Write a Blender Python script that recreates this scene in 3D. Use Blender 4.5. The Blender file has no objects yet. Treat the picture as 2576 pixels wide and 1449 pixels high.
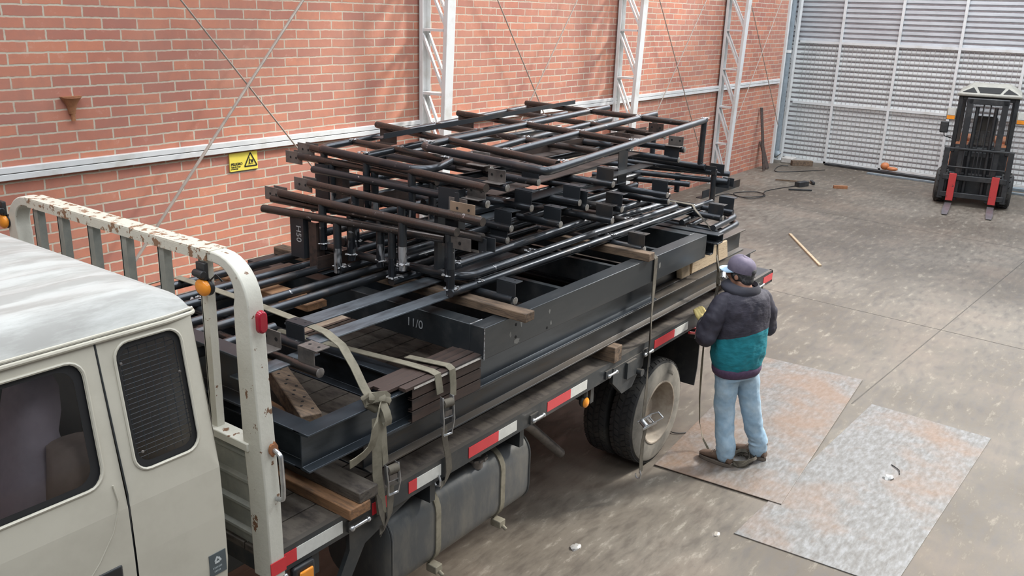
import bpy, bmesh, math, random
from mathutils import Vector, Matrix
random.seed(7)
S = bpy.context.scene
C = S.collection

# ---------------------------------------------------------------- camera, world, lights, exposure
cam_data = bpy.data.cameras.new('camera')
cam_data.sensor_fit = 'HORIZONTAL'
cam_data.sensor_width = 36.0
cam_data.lens = 2227.56 / 2576.0 * 36.0
cam_data.clip_end = 200.0
cam = bpy.data.objects.new('camera', cam_data)
C.objects.link(cam)
_R = ((0.5930583523302795, -0.8045632824013377, 0.03097927279454999),
      (-0.22418612337542093, -0.20196146137100776, -0.953389820696019),
      (0.7733190627530105, 0.5584706731176418, -0.3001468548066652))
cam.matrix_world = Matrix(((_R[0][0], -_R[1][0], -_R[2][0], 0.0),
                           (_R[0][1], -_R[1][1], -_R[2][1], 0.0),
                           (_R[0][2], -_R[1][2], -_R[2][2], 3.4),
                           (0, 0, 0, 1)))
S.camera = cam

S.view_settings.view_transform = 'Standard'
S.view_settings.look = 'None'
S.view_settings.gamma = 1.0
S.view_settings.use_curve_mapping = False
S.view_settings.exposure = 0.18

world = bpy.data.worlds.new('world')
S.world = world
world.use_nodes = True
_bg = world.node_tree.nodes['Background']
_bg.inputs[0].default_value = (0.80, 0.88, 1.0, 1.0)
_bg.inputs[1].default_value = 0.22

sun_data = bpy.data.lights.new('sun', 'SUN')
sun_data.energy = 4.6
sun_data.angle = math.radians(8.0)
sun_data.color = (1.0, 0.955, 0.88)
sun = bpy.data.objects.new('sun', sun_data)
C.objects.link(sun)
_sd = Vector((0.80, -0.37, 0.64)).normalized()          # towards the sun
sun.rotation_euler = _sd.to_track_quat('Z', 'Y').to_euler()

def skylight(x, y, z, sx, sy, power, col=(0.90, 0.95, 1.0)):
    d = bpy.data.lights.new('skylight', 'AREA')
    d.shape = 'RECTANGLE'
    d.size = sx
    d.size_y = sy
    d.energy = power
    d.color = col
    o = bpy.data.objects.new('skylight', d)
    o.location = (x, y, z)
    C.objects.link(o)
    return o
for _x, _p in ((-3.0, 420), (2.0, 480), (7.0, 480), (12.0, 380), (17.0, 560), (21.0, 640)):
    skylight(_x, 1.5, 8.2, 2.4, 11.0, _p)

# ---------------------------------------------------------------- material helpers
def new_mat(name):
    m = bpy.data.materials.new(name)
    m.use_nodes = True
    return m, m.node_tree, m.node_tree.nodes['Principled BSDF']

def N(nt, typ, **kw):
    n = nt.nodes.new(typ)
    for k, v in kw.items():
        setattr(n, k, v)
    return n

def noise(nt, scale, detail=4.0, rough=0.6, vec=None, stretch=None):
    tc = N(nt, 'ShaderNodeTexCoord')
    src = tc.outputs['Object'] if vec is None else vec
    if stretch:
        mp = N(nt, 'ShaderNodeMapping')
        mp.inputs['Scale'].default_value = stretch
        nt.links.new(src, mp.inputs['Vector'])
        src = mp.outputs[0]
    n = N(nt, 'ShaderNodeTexNoise')
    n.inputs['Scale'].default_value = scale
    n.inputs['Detail'].default_value = detail
    n.inputs['Roughness'].default_value = rough
    nt.links.new(src, n.inputs['Vector'])
    return n.outputs['Fac']

def ramp(nt, fac, stops):
    r = N(nt, 'ShaderNodeValToRGB')
    el = r.color_ramp.elements
    while len(el) < len(stops):
        el.new(0.5)
    for e, (p, c) in zip(el, stops):
        e.position = p
        e.color = c if len(c) == 4 else (*c, 1.0)
    nt.links.new(fac, r.inputs['Fac'])
    return r.outputs['Color']

def mix(nt, fac, a, b, mode='MIX'):
    m = N(nt, 'ShaderNodeMix', data_type='RGBA', blend_type=mode)
    if isinstance(fac, (int, float)):
        m.inputs[0].default_value = fac
    else:
        nt.links.new(fac, m.inputs[0])
    for s, i in ((a, 6), (b, 7)):
        if isinstance(s, tuple):
            m.inputs[i].default_value = s if len(s) == 4 else (*s, 1.0)
        else:
            nt.links.new(s, m.inputs[i])
    return m.outputs[2]

def bump(nt, bsdf, h, strength=0.3, dist=0.01):
    b = N(nt, 'ShaderNodeBump')
    b.inputs['Strength'].default_value = strength
    b.inputs['Distance'].default_value = dist
    nt.links.new(h, b.inputs['Height'])
    nt.links.new(b.outputs[0], bsdf.inputs['Normal'])

def simple(name, col, rough=0.6, metal=0.0, var=0.18, scale=8.0, bmp=0.0, spec=0.5, stretch=None):
    m, nt, b = new_mat(name)
    f = noise(nt, scale, stretch=stretch)
    lo = tuple(c * (1 - var) for c in col)
    hi = tuple(min(1, c * (1 + var)) for c in col)
    nt.links.new(ramp(nt, f, [(0.3, lo), (0.7, hi)]), b.inputs['Base Color'])
    b.inputs['Roughness'].default_value = rough
    b.inputs['Metallic'].default_value = metal
    b.inputs['Specular IOR Level'].default_value = spec
    if bmp:
        bump(nt, b, f, bmp)
    return m

def two_tone(name, a, bcol, lo, hi, scale, rough=0.6, metal=0.0, detail=6, bmp=0.0, r2=None, spec=0.5, stretch=None, var=0.12, dust=None, scuff=None):
    m, nt, b = new_mat(name)
    f = noise(nt, scale, detail, 0.65, stretch=stretch)
    fac = ramp(nt, f, [(lo, (0, 0, 0)), (hi, (1, 1, 1))])
    f2 = noise(nt, scale * 3.1, 3)
    av = mix(nt, f2, tuple(c * (1 - var) for c in a), tuple(min(1, c * (1 + var)) for c in a))
    col = mix(nt, fac, av, bcol)
    if scuff:                                   # bare grinding and paint scuffs
        sn = noise(nt, scuff, 5, 0.7, stretch=(1, 0.8, 1.6))
        col = mix(nt, ramp(nt, sn, [(0.66, (0, 0, 0)), (0.69, (1, 1, 1))]), col, (0.46, 0.47, 0.49))
    if dust:                                    # settled dust on the flat, upward faces
        tcn = N(nt, 'ShaderNodeTexCoord'); sx = N(nt, 'ShaderNodeSeparateXYZ'); nt.links.new(tcn.outputs['Normal'], sx.inputs[0])
        up = ramp(nt, sx.outputs['Z'], [(0.7, (0, 0, 0)), (0.95, (0.55, 0.55, 0.55))])
        col = mix(nt, up, col, dust)
    nt.links.new(col, b.inputs['Base Color'])
    b.inputs['Roughness'].default_value = rough
    if r2 is not None:
        rr = ramp(nt, f, [(lo, (rough,) * 3), (hi, (r2,) * 3)])
        nt.links.new(rr, b.inputs['Roughness'])
    b.inputs['Metallic'].default_value = metal
    b.inputs['Specular IOR Level'].default_value = spec
    if bmp:
        bump(nt, b, f, bmp)
    return m

M = {}
M['tube'] = two_tone('black_mill_scale_tube', (0.062, 0.068, 0.077), (0.110, 0.095, 0.085), 0.52, 0.72, 5.0, 0.30, 0.7, r2=0.45, scuff=16.0)
M['tube_brown'] = two_tone('brown_mill_scale_tube', (0.100, 0.088, 0.082), (0.060, 0.061, 0.064), 0.45, 0.72, 6.0, 0.27, 0.8, r2=0.5, scuff=13.0)
M['weld'] = two_tone('bright_weld', (0.62, 0.64, 0.66), (0.16, 0.14, 0.13), 0.45, 0.6, 60.0, 0.35, 0.6, bmp=0.8)
M['plate'] = two_tone('dark_steel_plate', (0.040, 0.045, 0.052), (0.085, 0.068, 0.055), 0.5, 0.72, 2.2, 0.42, 0.5, r2=0.6)
M['flat'] = two_tone('blue_grey_flat_bar', (0.20, 0.23, 0.26), (0.10, 0.11, 0.125), 0.45, 0.65, 4.0, 0.38, 0.6, stretch=(1, 4, 1))
M['beam'] = two_tone('dark_rolled_beam', (0.024, 0.028, 0.033), (0.085, 0.068, 0.052), 0.50, 0.74, 3.0, 0.40, 0.45, stretch=(0.5, 2, 3), r2=0.65, dust=(0.15, 0.125, 0.10))
M['blue_beam'] = two_tone('blue_grey_beam', (0.060, 0.072, 0.086), (0.030, 0.036, 0.042), 0.45, 0.70, 3.0, 0.32, 0.6, stretch=(0.5, 2, 3))
M['box'] = two_tone('dark_box_section', (0.036, 0.042, 0.047), (0.075, 0.077, 0.078), 0.5, 0.75, 3.0, 0.36, 0.45, stretch=(0.5, 2, 2), r2=0.5)
M['rusty'] = two_tone('rust_brown_steel', (0.072, 0.048, 0.040), (0.034, 0.028, 0.026), 0.45, 0.65, 8.0, 0.6, 0.3, stretch=(0.4, 3, 3))
M['endcap'] = two_tone('ground_pipe_end', (0.36, 0.34, 0.31), (0.20, 0.18, 0.16), 0.45, 0.65, 40.0, 0.4, 0.5)
M['ground'] = two_tone('patchily_ground_tube', (0.040, 0.044, 0.052), (0.55, 0.56, 0.58), 0.52, 0.60, 13.0, 0.26, 0.7, detail=3, stretch=(1, 1, 0.35))
M['bracket'] = two_tone('bracket_steel', (0.21, 0.19, 0.175), (0.12, 0.11, 0.105), 0.45, 0.65, 12.0, 0.45, 0.5)
M['hole'] = simple('dark_hole', (0.01, 0.01, 0.01), 0.9)
M['wood_old'] = two_tone('old_timber', (0.17, 0.115, 0.075), (0.055, 0.04, 0.03), 0.42, 0.65, 10.0, 0.8, bmp=0.5, stretch=(4, 0.6, 4))
M['wood_orange'] = two_tone('orange_timber', (0.26, 0.135, 0.065), (0.09, 0.055, 0.035), 0.45, 0.7, 9.0, 0.8, bmp=0.5, stretch=(4, 0.6, 4))
M['wood_pale'] = two_tone('pale_timber', (0.50, 0.39, 0.26), (0.25, 0.16, 0.10), 0.55, 0.8, 9.0, 0.8, bmp=0.4, stretch=(1, 2, 6))
M['wood_dark'] = two_tone('dark_timber', (0.095, 0.080, 0.065), (0.035, 0.028, 0.025), 0.45, 0.65, 10.0, 0.75, bmp=0.5, stretch=(2, 0.8, 4))
M['cream'] = two_tone('cream_truck_paint', (0.56, 0.53, 0.445), (0.48, 0.45, 0.375), 0.45, 0.7, 3.0, 0.32, 0.0, spec=0.5, var=0.03)
M['roofpaint'] = two_tone('chalky_roof_paint', (0.34, 0.335, 0.315), (0.48, 0.485, 0.465), 0.42, 0.60, 4.0, 0.55, 0.0, stretch=(0.6, 4, 1), var=0.05)
M['cream_rust'] = two_tone('chipped_cream_paint', (0.60, 0.585, 0.51), (0.19, 0.10, 0.055), 0.625, 0.64, 17.0, 0.45, 0.0, detail=8, bmp=0.3, var=0.05)
M['cream_rust_heavy'] = two_tone('heavily_chipped_cream_paint', (0.60, 0.57, 0.48), (0.24, 0.13, 0.07), 0.535, 0.56, 26.0, 0.5, 0.0, detail=8, bmp=0.3, var=0.05)
M['greygreen'] = two_tone('grey_green_paint', (0.25, 0.26, 0.235), (0.34, 0.34, 0.30), 0.45, 0.65, 6.0, 0.5)
M['chassis'] = two_tone('dusty_black_chassis', (0.030, 0.034, 0.037), (0.075, 0.070, 0.062), 0.5, 0.75, 5.0, 0.5, 0.1, dust=(0.12, 0.10, 0.08))
M['tank'] = two_tone('dusty_grey_tank', (0.085, 0.090, 0.094), (0.15, 0.145, 0.13), 0.45, 0.7, 4.0, 0.45, 0.3, stretch=(2, 2, 0.7))
M['rubber'] = two_tone('tyre_rubber', (0.028, 0.028, 0.029), (0.075, 0.07, 0.06), 0.5, 0.72, 5.0, 0.75)
M['sidewall'] = two_tone('dusty_tyre_sidewall', (0.27, 0.25, 0.215), (0.16, 0.15, 0.13), 0.45, 0.7, 7.0, 0.85)
M['rim'] = two_tone('dusty_cream_rim', (0.36, 0.31, 0.25), (0.22, 0.17, 0.13), 0.45, 0.7, 8.0, 0.6)
M['black'] = simple('black_plastic', (0.018, 0.019, 0.021), 0.4)
M['blackrub'] = simple('black_rubber_seal', (0.012, 0.012, 0.013), 0.55)
M['amber'] = simple('amber_lens', (0.85, 0.30, 0.03), 0.2)
M['redlens'] = simple('red_lens', (0.36, 0.012, 0.03), 0.15)
M['redtape'] = simple('red_reflective_tape', (0.62, 0.03, 0.04), 0.35, var=0.08)
M['whitetape'] = simple('white_reflective_tape', (0.62, 0.62, 0.58), 0.35, var=0.08, scale=25)
M['zinc'] = simple('zinc_plated_steel', (0.55, 0.56, 0.57), 0.3, 0.85, scale=30)
M['strap'] = two_tone('khaki_webbing', (0.215, 0.195, 0.145), (0.14, 0.125, 0.09), 0.45, 0.7, 14.0, 0.85, bmp=0.2)
M['strap_dark'] = two_tone('dark_webbing', (0.125, 0.11, 0.085), (0.07, 0.06, 0.05), 0.45, 0.7, 14.0, 0.85, bmp=0.2)
M['seat'] = two_tone('mauve_seat_cloth', (0.50, 0.43, 0.47), (0.42, 0.36, 0.39), 0.45, 0.7, 6.0, 0.9, bmp=0.15)
M['seat_tan'] = simple('tan_seat_side', (0.38, 0.29, 0.24), 0.8)
M['interior'] = simple('dark_cab_interior', (0.03, 0.03, 0.033), 0.8)
M['white_paint'] = two_tone('white_painted_steel', (0.66, 0.67, 0.67), (0.54, 0.53, 0.50), 0.5, 0.7, 3.0, 0.4, var=0.04)
M['rod'] = simple('grey_brace_rod', (0.36, 0.31, 0.27), 0.5, 0.3)
M['downpipe'] = simple('blue_grey_pipe', (0.20, 0.24, 0.27), 0.45)
M['sign_y'] = simple('sign_yellow', (0.80, 0.66, 0.10), 0.4, var=0.04)
M['ink'] = simple('sign_black', (0.015, 0.015, 0.015), 0.5)
M['rust'] = simple('rust', (0.30, 0.13, 0.06), 0.85, scale=30)
M['gate'] = two_tone('galvanised_sheet', (0.52, 0.54, 0.57), (0.62, 0.65, 0.68), 0.4, 0.65, 2.0, 0.40, 0.25, stretch=(1, 0.8, 6), var=0.06)
M['gate_low'] = two_tone('pale_galvanised_sheet', (0.82, 0.85, 0.85), (0.70, 0.72, 0.73), 0.4, 0.7, 2.5, 0.45, 0.1, var=0.05)
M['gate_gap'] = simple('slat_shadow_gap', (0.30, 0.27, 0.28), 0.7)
M['mesh'] = simple('grey_wire_mesh', (0.42, 0.42, 0.41), 0.5, 0.3)
M['denim'] = two_tone('light_blue_denim', (0.27, 0.40, 0.52), (0.42, 0.54, 0.63), 0.42, 0.68, 7.0, 0.9, bmp=0.25, var=0.08)
M['skin'] = simple('skin', (0.42, 0.22, 0.15), 0.55, var=0.08)
M['hair'] = two_tone('greying_dark_hair', (0.035, 0.035, 0.038), (0.15, 0.15, 0.155), 0.5, 0.7, 40.0, 0.7, bmp=0.5)
M['cap'] = two_tone('faded_purple_cap', (0.135, 0.115, 0.165), (0.19, 0.165, 0.215), 0.45, 0.7, 8.0, 0.85)
M['brim'] = simple('pale_blue_cap_brim', (0.42, 0.60, 0.78), 0.7)
M['hem'] = simple('plum_ribbed_knit', (0.085, 0.05, 0.10), 0.9, scale=40, bmp=0.3)
M['boot'] = two_tone('brown_leather_boot', (0.11, 0.07, 0.05), (0.20, 0.14, 0.10), 0.5, 0.75, 14.0, 0.6, bmp=0.2)
M['sole'] = simple('boot_sole', (0.13, 0.105, 0.085), 0.8)
M['glove'] = two_tone('yellow_work_glove', (0.62, 0.50, 0.20), (0.45, 0.33, 0.12), 0.45, 0.7, 20.0, 0.8, bmp=0.3)
M['fork_red'] = two_tone('red_fork_paint', (0.50, 0.045, 0.045), (0.10, 0.03, 0.03), 0.62, 0.68, 14.0, 0.5)
M['fork_grey'] = simple('worn_fork_steel', (0.20, 0.205, 0.22), 0.4, 0.6)
M['fork_black'] = two_tone('forklift_black', (0.022, 0.024, 0.027), (0.05, 0.05, 0.05), 0.5, 0.7, 5.0, 0.45)
M['fork_orange'] = simple('forklift_orange', (0.55, 0.19, 0.07), 0.5)
M['fork_beige'] = simple('forklift_roof_beige', (0.27, 0.26, 0.225), 0.6)

# jacket: black over teal, the colour change follows the height on the body
def _jacket():
    m, nt, b = new_mat('black_and_teal_jacket')
    tc = N(nt, 'ShaderNodeTexCoord')
    sp = N(nt, 'ShaderNodeSeparateXYZ')
    nt.links.new(tc.outputs['Object'], sp.inputs[0])
    w = noise(nt, 5.0, 3)
    a = N(nt, 'ShaderNodeMath', operation='MULTIPLY'); a.inputs[1].default_value = 0.03
    nt.links.new(w, a.inputs[0])
    d = N(nt, 'ShaderNodeMath', operation='MULTIPLY'); d.inputs[1].default_value = -0.30   # seam rises to one side
    nt.links.new(sp.outputs['Y'], d.inputs[0])
    s1 = N(nt, 'ShaderNodeMath', operation='ADD'); nt.links.new(sp.outputs['Z'], s1.inputs[0]); nt.links.new(a.outputs[0], s1.inputs[1])
    s2 = N(nt, 'ShaderNodeMath', operation='SUBTRACT'); nt.links.new(s1.outputs[0], s2.inputs[0]); nt.links.new(d.outputs[0], s2.inputs[1])
    g = N(nt, 'ShaderNodeMath', operation='GREATER_THAN'); g.inputs[1].default_value = 1.095
    nt.links.new(s2.outputs[0], g.inputs[0])
    n2 = noise(nt, 9.0, 4)
    teal = ramp(nt, n2, [(0.3, (0.0, 0.155, 0.20)), (0.7, (0.01, 0.22, 0.27))])
    blk = ramp(nt, n2, [(0.3, (0.022, 0.021, 0.034)), (0.7, (0.042, 0.038, 0.055))])
    nt.links.new(mix(nt, g.outputs[0], teal, blk), b.inputs['Base Color'])
    b.inputs['Roughness'].default_value = 0.75
    nn = noise(nt, 14.0, 5, stretch=(1, 1, 2.5))
    bump(nt, b, nn, 0.35, 0.02)
    return m
M['jacket'] = _jacket()
M['sleeve'] = two_tone('black_jacket_cloth', (0.028, 0.026, 0.040), (0.045, 0.041, 0.057), 0.45, 0.65, 9.0, 0.75, bmp=0.3)

def _glass():
    m, nt, b = new_mat('dark_cab_glass')
    b.inputs['Base Color'].default_value = (0.10, 0.12, 0.13, 1)
    b.inputs['Roughness'].default_value = 0.04
    tr = N(nt, 'ShaderNodeBsdfTransparent'); tr.inputs[0].default_value = (0.88, 0.89, 0.90, 1)
    gl = N(nt, 'ShaderNodeBsdfGlossy'); gl.inputs['Roughness'].default_value = 0.03
    fr = N(nt, 'ShaderNodeFresnel'); fr.inputs[0].default_value = 1.5
    mx = N(nt, 'ShaderNodeMixShader')
    nt.links.new(fr.outputs[0], mx.inputs[0]); nt.links.new(tr.outputs[0], mx.inputs[1]); nt.links.new(gl.outputs[0], mx.inputs[2])
    nt.links.new(mx.outputs[0], nt.nodes['Material Output'].inputs[0])
    return m
M['glass'] = _glass()

def _brick():
    m, nt, b = new_mat('red_facing_brick')
    tc = N(nt, 'ShaderNodeTexCoord')
    mp = N(nt, 'ShaderNodeMapping')
    mp.inputs['Rotation'].default_value = (math.radians(-90), 0, 0)      # object x,z -> texture x,y
    nt.links.new(tc.outputs['Object'], mp.inputs['Vector'])
    sp = N(nt, 'ShaderNodeSeparateXYZ'); nt.links.new(tc.outputs['Object'], sp.inputs[0])
    wn = noise(nt, 2.2, 2, 0.5)
    wob = N(nt, 'ShaderNodeMath', operation='MULTIPLY_ADD'); wob.inputs[1].default_value = 0.022; wob.inputs[2].default_value = -0.011
    nt.links.new(wn, wob.inputs[0])
    az = N(nt, 'ShaderNodeMath', operation='ADD'); az.inputs[1].default_value = 0.0105
    nt.links.new(sp.outputs['Z'], az.inputs[0])
    az2 = N(nt, 'ShaderNodeMath', operation='ADD'); nt.links.new(az.outputs[0], az2.inputs[0]); nt.links.new(wob.outputs[0], az2.inputs[1])
    ax = N(nt, 'ShaderNodeMath', operation='ADD'); ax.inputs[1].default_value = -0.035
    nt.links.new(sp.outputs['X'], ax.inputs[0])
    cb = N(nt, 'ShaderNodeCombineXYZ')
    nt.links.new(ax.outputs[0], cb.inputs[0]); nt.links.new(az2.outputs[0], cb.inputs[1])
    fine = noise(nt, 22.0, 3, 0.6)
    jit = N(nt, 'ShaderNodeVectorMath', operation='ADD')
    fj = N(nt, 'ShaderNodeMath', operation='MULTIPLY_ADD'); fj.inputs[1].default_value = 0.013; fj.inputs[2].default_value = -0.0065
    nt.links.new(fine, fj.inputs[0])
    cj = N(nt, 'ShaderNodeCombineXYZ'); nt.links.new(fj.outputs[0], cj.inputs[0]); nt.links.new(fj.outputs[0], cj.inputs[1])
    nt.links.new(cb.outputs[0], jit.inputs[0]); nt.links.new(cj.outputs[0], jit.inputs[1])
    br = N(nt, 'ShaderNodeTexBrick')
    br.offset = 0.5
    br.inputs['Scale'].default_value = 1.0
    br.inputs['Brick Width'].default_value = 0.333
    br.inputs['Row Height'].default_value = 0.095
    br.inputs['Mortar Size'].default_value = 0.0100
    br.inputs['Mortar Smooth'].default_value = 0.5
    br.inputs['Bias'].default_value = 0.0
    br.inputs['Color1'].default_value = (0.53, 0.205, 0.125, 1)
    br.inputs['Color2'].default_value = (0.37, 0.145, 0.110, 1)
    br.inputs['Mortar'].default_value = (0.50, 0.455, 0.365, 1)
    nt.links.new(jit.outputs[0], br.inputs['Vector'])
    big = noise(nt, 0.55, 4, 0.6)
    mid = noise(nt, 7.0, 6, 0.7)
    dusty = mix(nt, ramp(nt, big, [(0.40, (0, 0, 0)), (0.70, (0.35, 0.35, 0.35))]), br.outputs['Color'], (0.50, 0.30, 0.22))
    dark = mix(nt, ramp(nt, mid, [(0.35, (0.30, 0.30, 0.30)), (0.55, (0, 0, 0))]), dusty, (0.30, 0.15, 0.12))
    lite = mix(nt, ramp(nt, mid, [(0.60, (0, 0, 0)), (0.80, (0.5, 0.5, 0.5))]), dark, (0.66, 0.42, 0.34))
    nt.links.new(lite, b.inputs['Base Color'])
    b.inputs['Roughness'].default_value = 0.85
    inv = N(nt, 'ShaderNodeMath', operation='SUBTRACT'); inv.inputs[0].default_value = 1.0
    nt.links.new(br.outputs['Fac'], inv.inputs[1])
    fm = N(nt, 'ShaderNodeMath', operation='MULTIPLY_ADD'); fm.inputs[1].default_value = 0.25
    nt.links.new(mid, fm.inputs[0]); nt.links.new(inv.outputs[0], fm.inputs[2])
    bump(nt, b, fm.outputs[0], 0.35, 0.005)
    return m
M['brick'] = _brick()

def _floor():
    m, nt, b = new_mat('worn_concrete')
    a = noise(nt, 0.45, 6, 0.6)
    c = noise(nt, 7.0, 8, 0.70, stretch=(0.55, 1.6, 1))
    base = ramp(nt, a, [(0.36, (0.092, 0.074, 0.055)), (0.5, (0.130, 0.111, 0.088)), (0.64, (0.180, 0.160, 0.132))])
    d = mix(nt, ramp(nt, c, [(0.38, (0.6, 0.6, 0.6)), (0.52, (0, 0, 0))]), base, (0.075, 0.062, 0.052))
    e = mix(nt, ramp(nt, c, [(0.56, (0, 0, 0)), (0.68, (0.5, 0.5, 0.5))]), d, (0.36, 0.33, 0.275))
    # brown dust around the truck
    s = noise(nt, 0.9, 4)
    f = mix(nt, ramp(nt, s, [(0.5, (0, 0, 0)), (0.7, (0.4, 0.4, 0.4))]), e, (0.165, 0.115, 0.08))
    sp = noise(nt, 30.0, 2)
    g = mix(nt, ramp(nt, sp, [(0.69, (0, 0, 0)), (0.73, (0.7, 0.7, 0.7))]), f, (0.10, 0.09, 0.085))
    nt.links.new(g, b.inputs['Base Color'])
    nt.links.new(ramp(nt, c, [(0.35, (0.45,) * 3), (0.65, (0.75,) * 3)]), b.inputs['Roughness'])
    bump(nt, b, c, 0.15, 0.01)
    return m
M['floor'] = _floor()

def _steelfloor(name, rustamt, seed):
    m, nt, b = new_mat(name)
    a = noise(nt, 1.3 + seed * 0.1, 6, 0.62)
    c = noise(nt, 20.0, 6, 0.68, stretch=(0.5, 1.5, 1))
    base = ramp(nt, c, [(0.32, (0.118, 0.108, 0.096)), (0.50, (0.175, 0.170, 0.162)), (0.68, (0.245, 0.246, 0.248))])
    r = mix(nt, ramp(nt, a, [(0.50 - rustamt * 0.12, (0, 0, 0)), (0.70 - rustamt * 0.1, (0.6, 0.6, 0.6))]), base, (0.23, 0.130, 0.070))
    w = N(nt, 'ShaderNodeTexVoronoi'); w.inputs['Scale'].default_value = 28.0
    tc = N(nt, 'ShaderNodeTexCoord'); nt.links.new(tc.outputs['Object'], w.inputs['Vector'])
    k = mix(nt, ramp(nt, w.outputs['Distance'], [(0.0, (0.25, 0.25, 0.25)), (0.25, (0, 0, 0))]), r, (0.22, 0.215, 0.205))
    nt.links.new(k, b.inputs['Base Color'])
    b.inputs['Metallic'].default_value = 0.2
    b.inputs['Roughness'].default_value = 0.5
    bump(nt, b, w.outputs['Distance'], 0.25, 0.006)
    return m
M['fplate'] = _steelfloor('worn_checker_plate', 0.1, 0)
M['fplate_rust'] = _steelfloor('rusty_checker_plate', 0.9, 3)

# ---------------------------------------------------------------- mesh helpers
V = Vector
class MB:
    def __init__(s):
        s.v = []; s.f = []; s.m = []; s.cur = 0
    def add(s, vs, fs):
        o = len(s.v)
        s.v += [tuple(p) for p in vs]
        for f in fs:
            s.f.append(tuple(i + o for i in f)); s.m.append(s.cur)
        return s
    def box(s, x0, x1, y0, y1, z0, z1):
        vs = [(x, y, z) for x in (x0, x1) for y in (y0, y1) for z in (z0, z1)]
        return s.add(vs, [(0, 1, 3, 2), (4, 6, 7, 5), (0, 4, 5, 1), (2, 3, 7, 6), (0, 2, 6, 4), (1, 5, 7, 3)])
    def bar(s, p0, p1, w, h, up=(0, 0, 1)):
        """rectangular bar from p0 to p1 (axis through its centre), w sideways, h along up"""
        p0 = V(p0); p1 = V(p1); d = (p1 - p0).normalized()
        side = d.cross(V(up)).normalized(); u = side.cross(d).normalized()
        vs = []
        for p in (p0, p1):
            for a in (-1, 1):
                for b in (-1, 1):
                    vs.append(p + side * (a * w / 2) + u * (b * h / 2))
        return s.add(vs, [(0, 1, 3, 2), (4, 6, 7, 5), (0, 4, 5, 1), (2, 3, 7, 6), (0, 2, 6, 4), (1, 5, 7, 3)])
    def prism(s, poly, p0, p1, side=(1, 0, 0), up=(0, 0, 1)):
        """polygon given in (side, up) coordinates, swept from p0 to p1"""
        p0 = V(p0); p1 = V(p1); sd = V(side); u = V(up); n = len(poly)
        vs = [p + sd * a + u * b for p in (p0, p1) for a, b in poly]
        fs = [(i, (i + 1) % n, n + (i + 1) % n, n + i) for i in range(n)]
        fs += [tuple(range(n))[::-1], tuple(range(n, 2 * n))]
        return s.add(vs, fs)
    def tube(s, pts, r, seg=12, fillet=0.0, caps=True, closed=False):
        pts = [V(p) for p in pts]
        if fillet > 0:
            out = [pts[0]]
            for a, b, c in zip(pts, pts[1:], pts[2:]):
                d1 = (a - b); d2 = (c - b)
                ang = d1.angle(d2)
                if ang > 2.9:
                    out.append(b); continue
                t = min(fillet / math.tan(ang / 2), d1.length * 0.49, d2.length * 0.49)
                q0 = b + d1.normalized() * t; q1 = b + d2.normalized() * t
                for k in range(7):
                    u = k / 6
                    out.append(q0 * (1 - u) ** 2 + b * 2 * u * (1 - u) + q1 * u * u)
            out.append(pts[-1]); pts = out
        n = len(pts)
        rr = r if hasattr(r, '__len__') else [r] * n
        vs = []; side = None
        for i, p in enumerate(pts):
            if closed:
                t = (pts[(i + 1) % n] - pts[i - 1]).normalized()
            else:
                t = (pts[min(i + 1, n - 1)] - pts[max(i - 1, 0)]).normalized()
            if side is None:
                h = V((0, 0, 1)) if abs(t.z) < 0.9 else V((1, 0, 0))
                side = t.cross(h).normalized()
            else:
                side = (side - t * side.dot(t)).normalized()
            u = side.cross(t)
            for k in range(seg):
                a = 2 * math.pi * k / seg
                vs.append(p + (side * math.cos(a) + u * math.sin(a)) * rr[i])
        fs = []
        for i in range(n if closed else n - 1):
            j = (i + 1) % n
            for k in range(seg):
                fs.append((i * seg + k, i * seg + (k + 1) % seg, j * seg + (k + 1) % seg, j * seg + k))
        if caps and not closed:
            fs.append(tuple(range(seg))[::-1]); fs.append(tuple(range((n - 1) * seg, n * seg)))
        return s.add(vs, fs)
    def ribbon(s, pts, side, w, t=0.004):
        """webbing: flat band through pts; side = width direction (one vector or one per point)"""
        pts = [V(p) for p in pts]; n = len(pts)
        sd = [V(x).normalized() for x in side] if hasattr(side[0], '__len__') else [V(side).normalized()] * n
        vs = []
        for i, p in enumerate(pts):
            tg = (pts[min(i + 1, n - 1)] - pts[max(i - 1, 0)]).normalized()
            nn = tg.cross(sd[i])
            nn = nn.normalized() if nn.length > 1e-4 else V((0, 0, 1))
            for a, b in ((-1, -1), (1, -1), (1, 1), (-1, 1)):
                vs.append(p + sd[i] * (a * w / 2) + nn * (b * t / 2))
        fs = []
        for i in range(n - 1):
            for k in range(4):
                fs.append((i * 4 + k, i * 4 + (k + 1) % 4, i * 4 + 4 + (k + 1) % 4, i * 4 + 4 + k))
        fs += [(3, 2, 1, 0), tuple((n - 1) * 4 + k for k in range(4))]
        return s.add(vs, fs)
    def loft(s, rings, caps=True):
        n = len(rings[0]); vs = [p for r in rings for p in r]; fs = []
        for i in range(len(rings) - 1):
            for k in range(n):
                fs.append((i * n + k, i * n + (k + 1) % n, (i + 1) * n + (k + 1) % n, (i + 1) * n + k))
        if caps:
            fs.append(tuple(range(n))[::-1]); fs.append(tuple(range((len(rings) - 1) * n, len(rings) * n)))
        return s.add(vs, fs)
    def ball(s, c, rx, ry=None, rz=None, seg=14, rot=None):
        ry = rx if ry is None else ry; rz = rx if rz is None else rz
        c = V(c); rings = []
        for i in range(1, seg // 2):
            th = math.pi * i / (seg // 2)
            ring = []
            for k in range(seg):
                a = 2 * math.pi * k / seg
                p = V((rx * math.sin(th) * math.cos(a), ry * math.sin(th) * math.sin(a), rz * math.cos(th)))
                if rot: p = rot @ p
                ring.append(c + p)
            rings.append(ring)
        return s.loft(rings)
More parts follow.
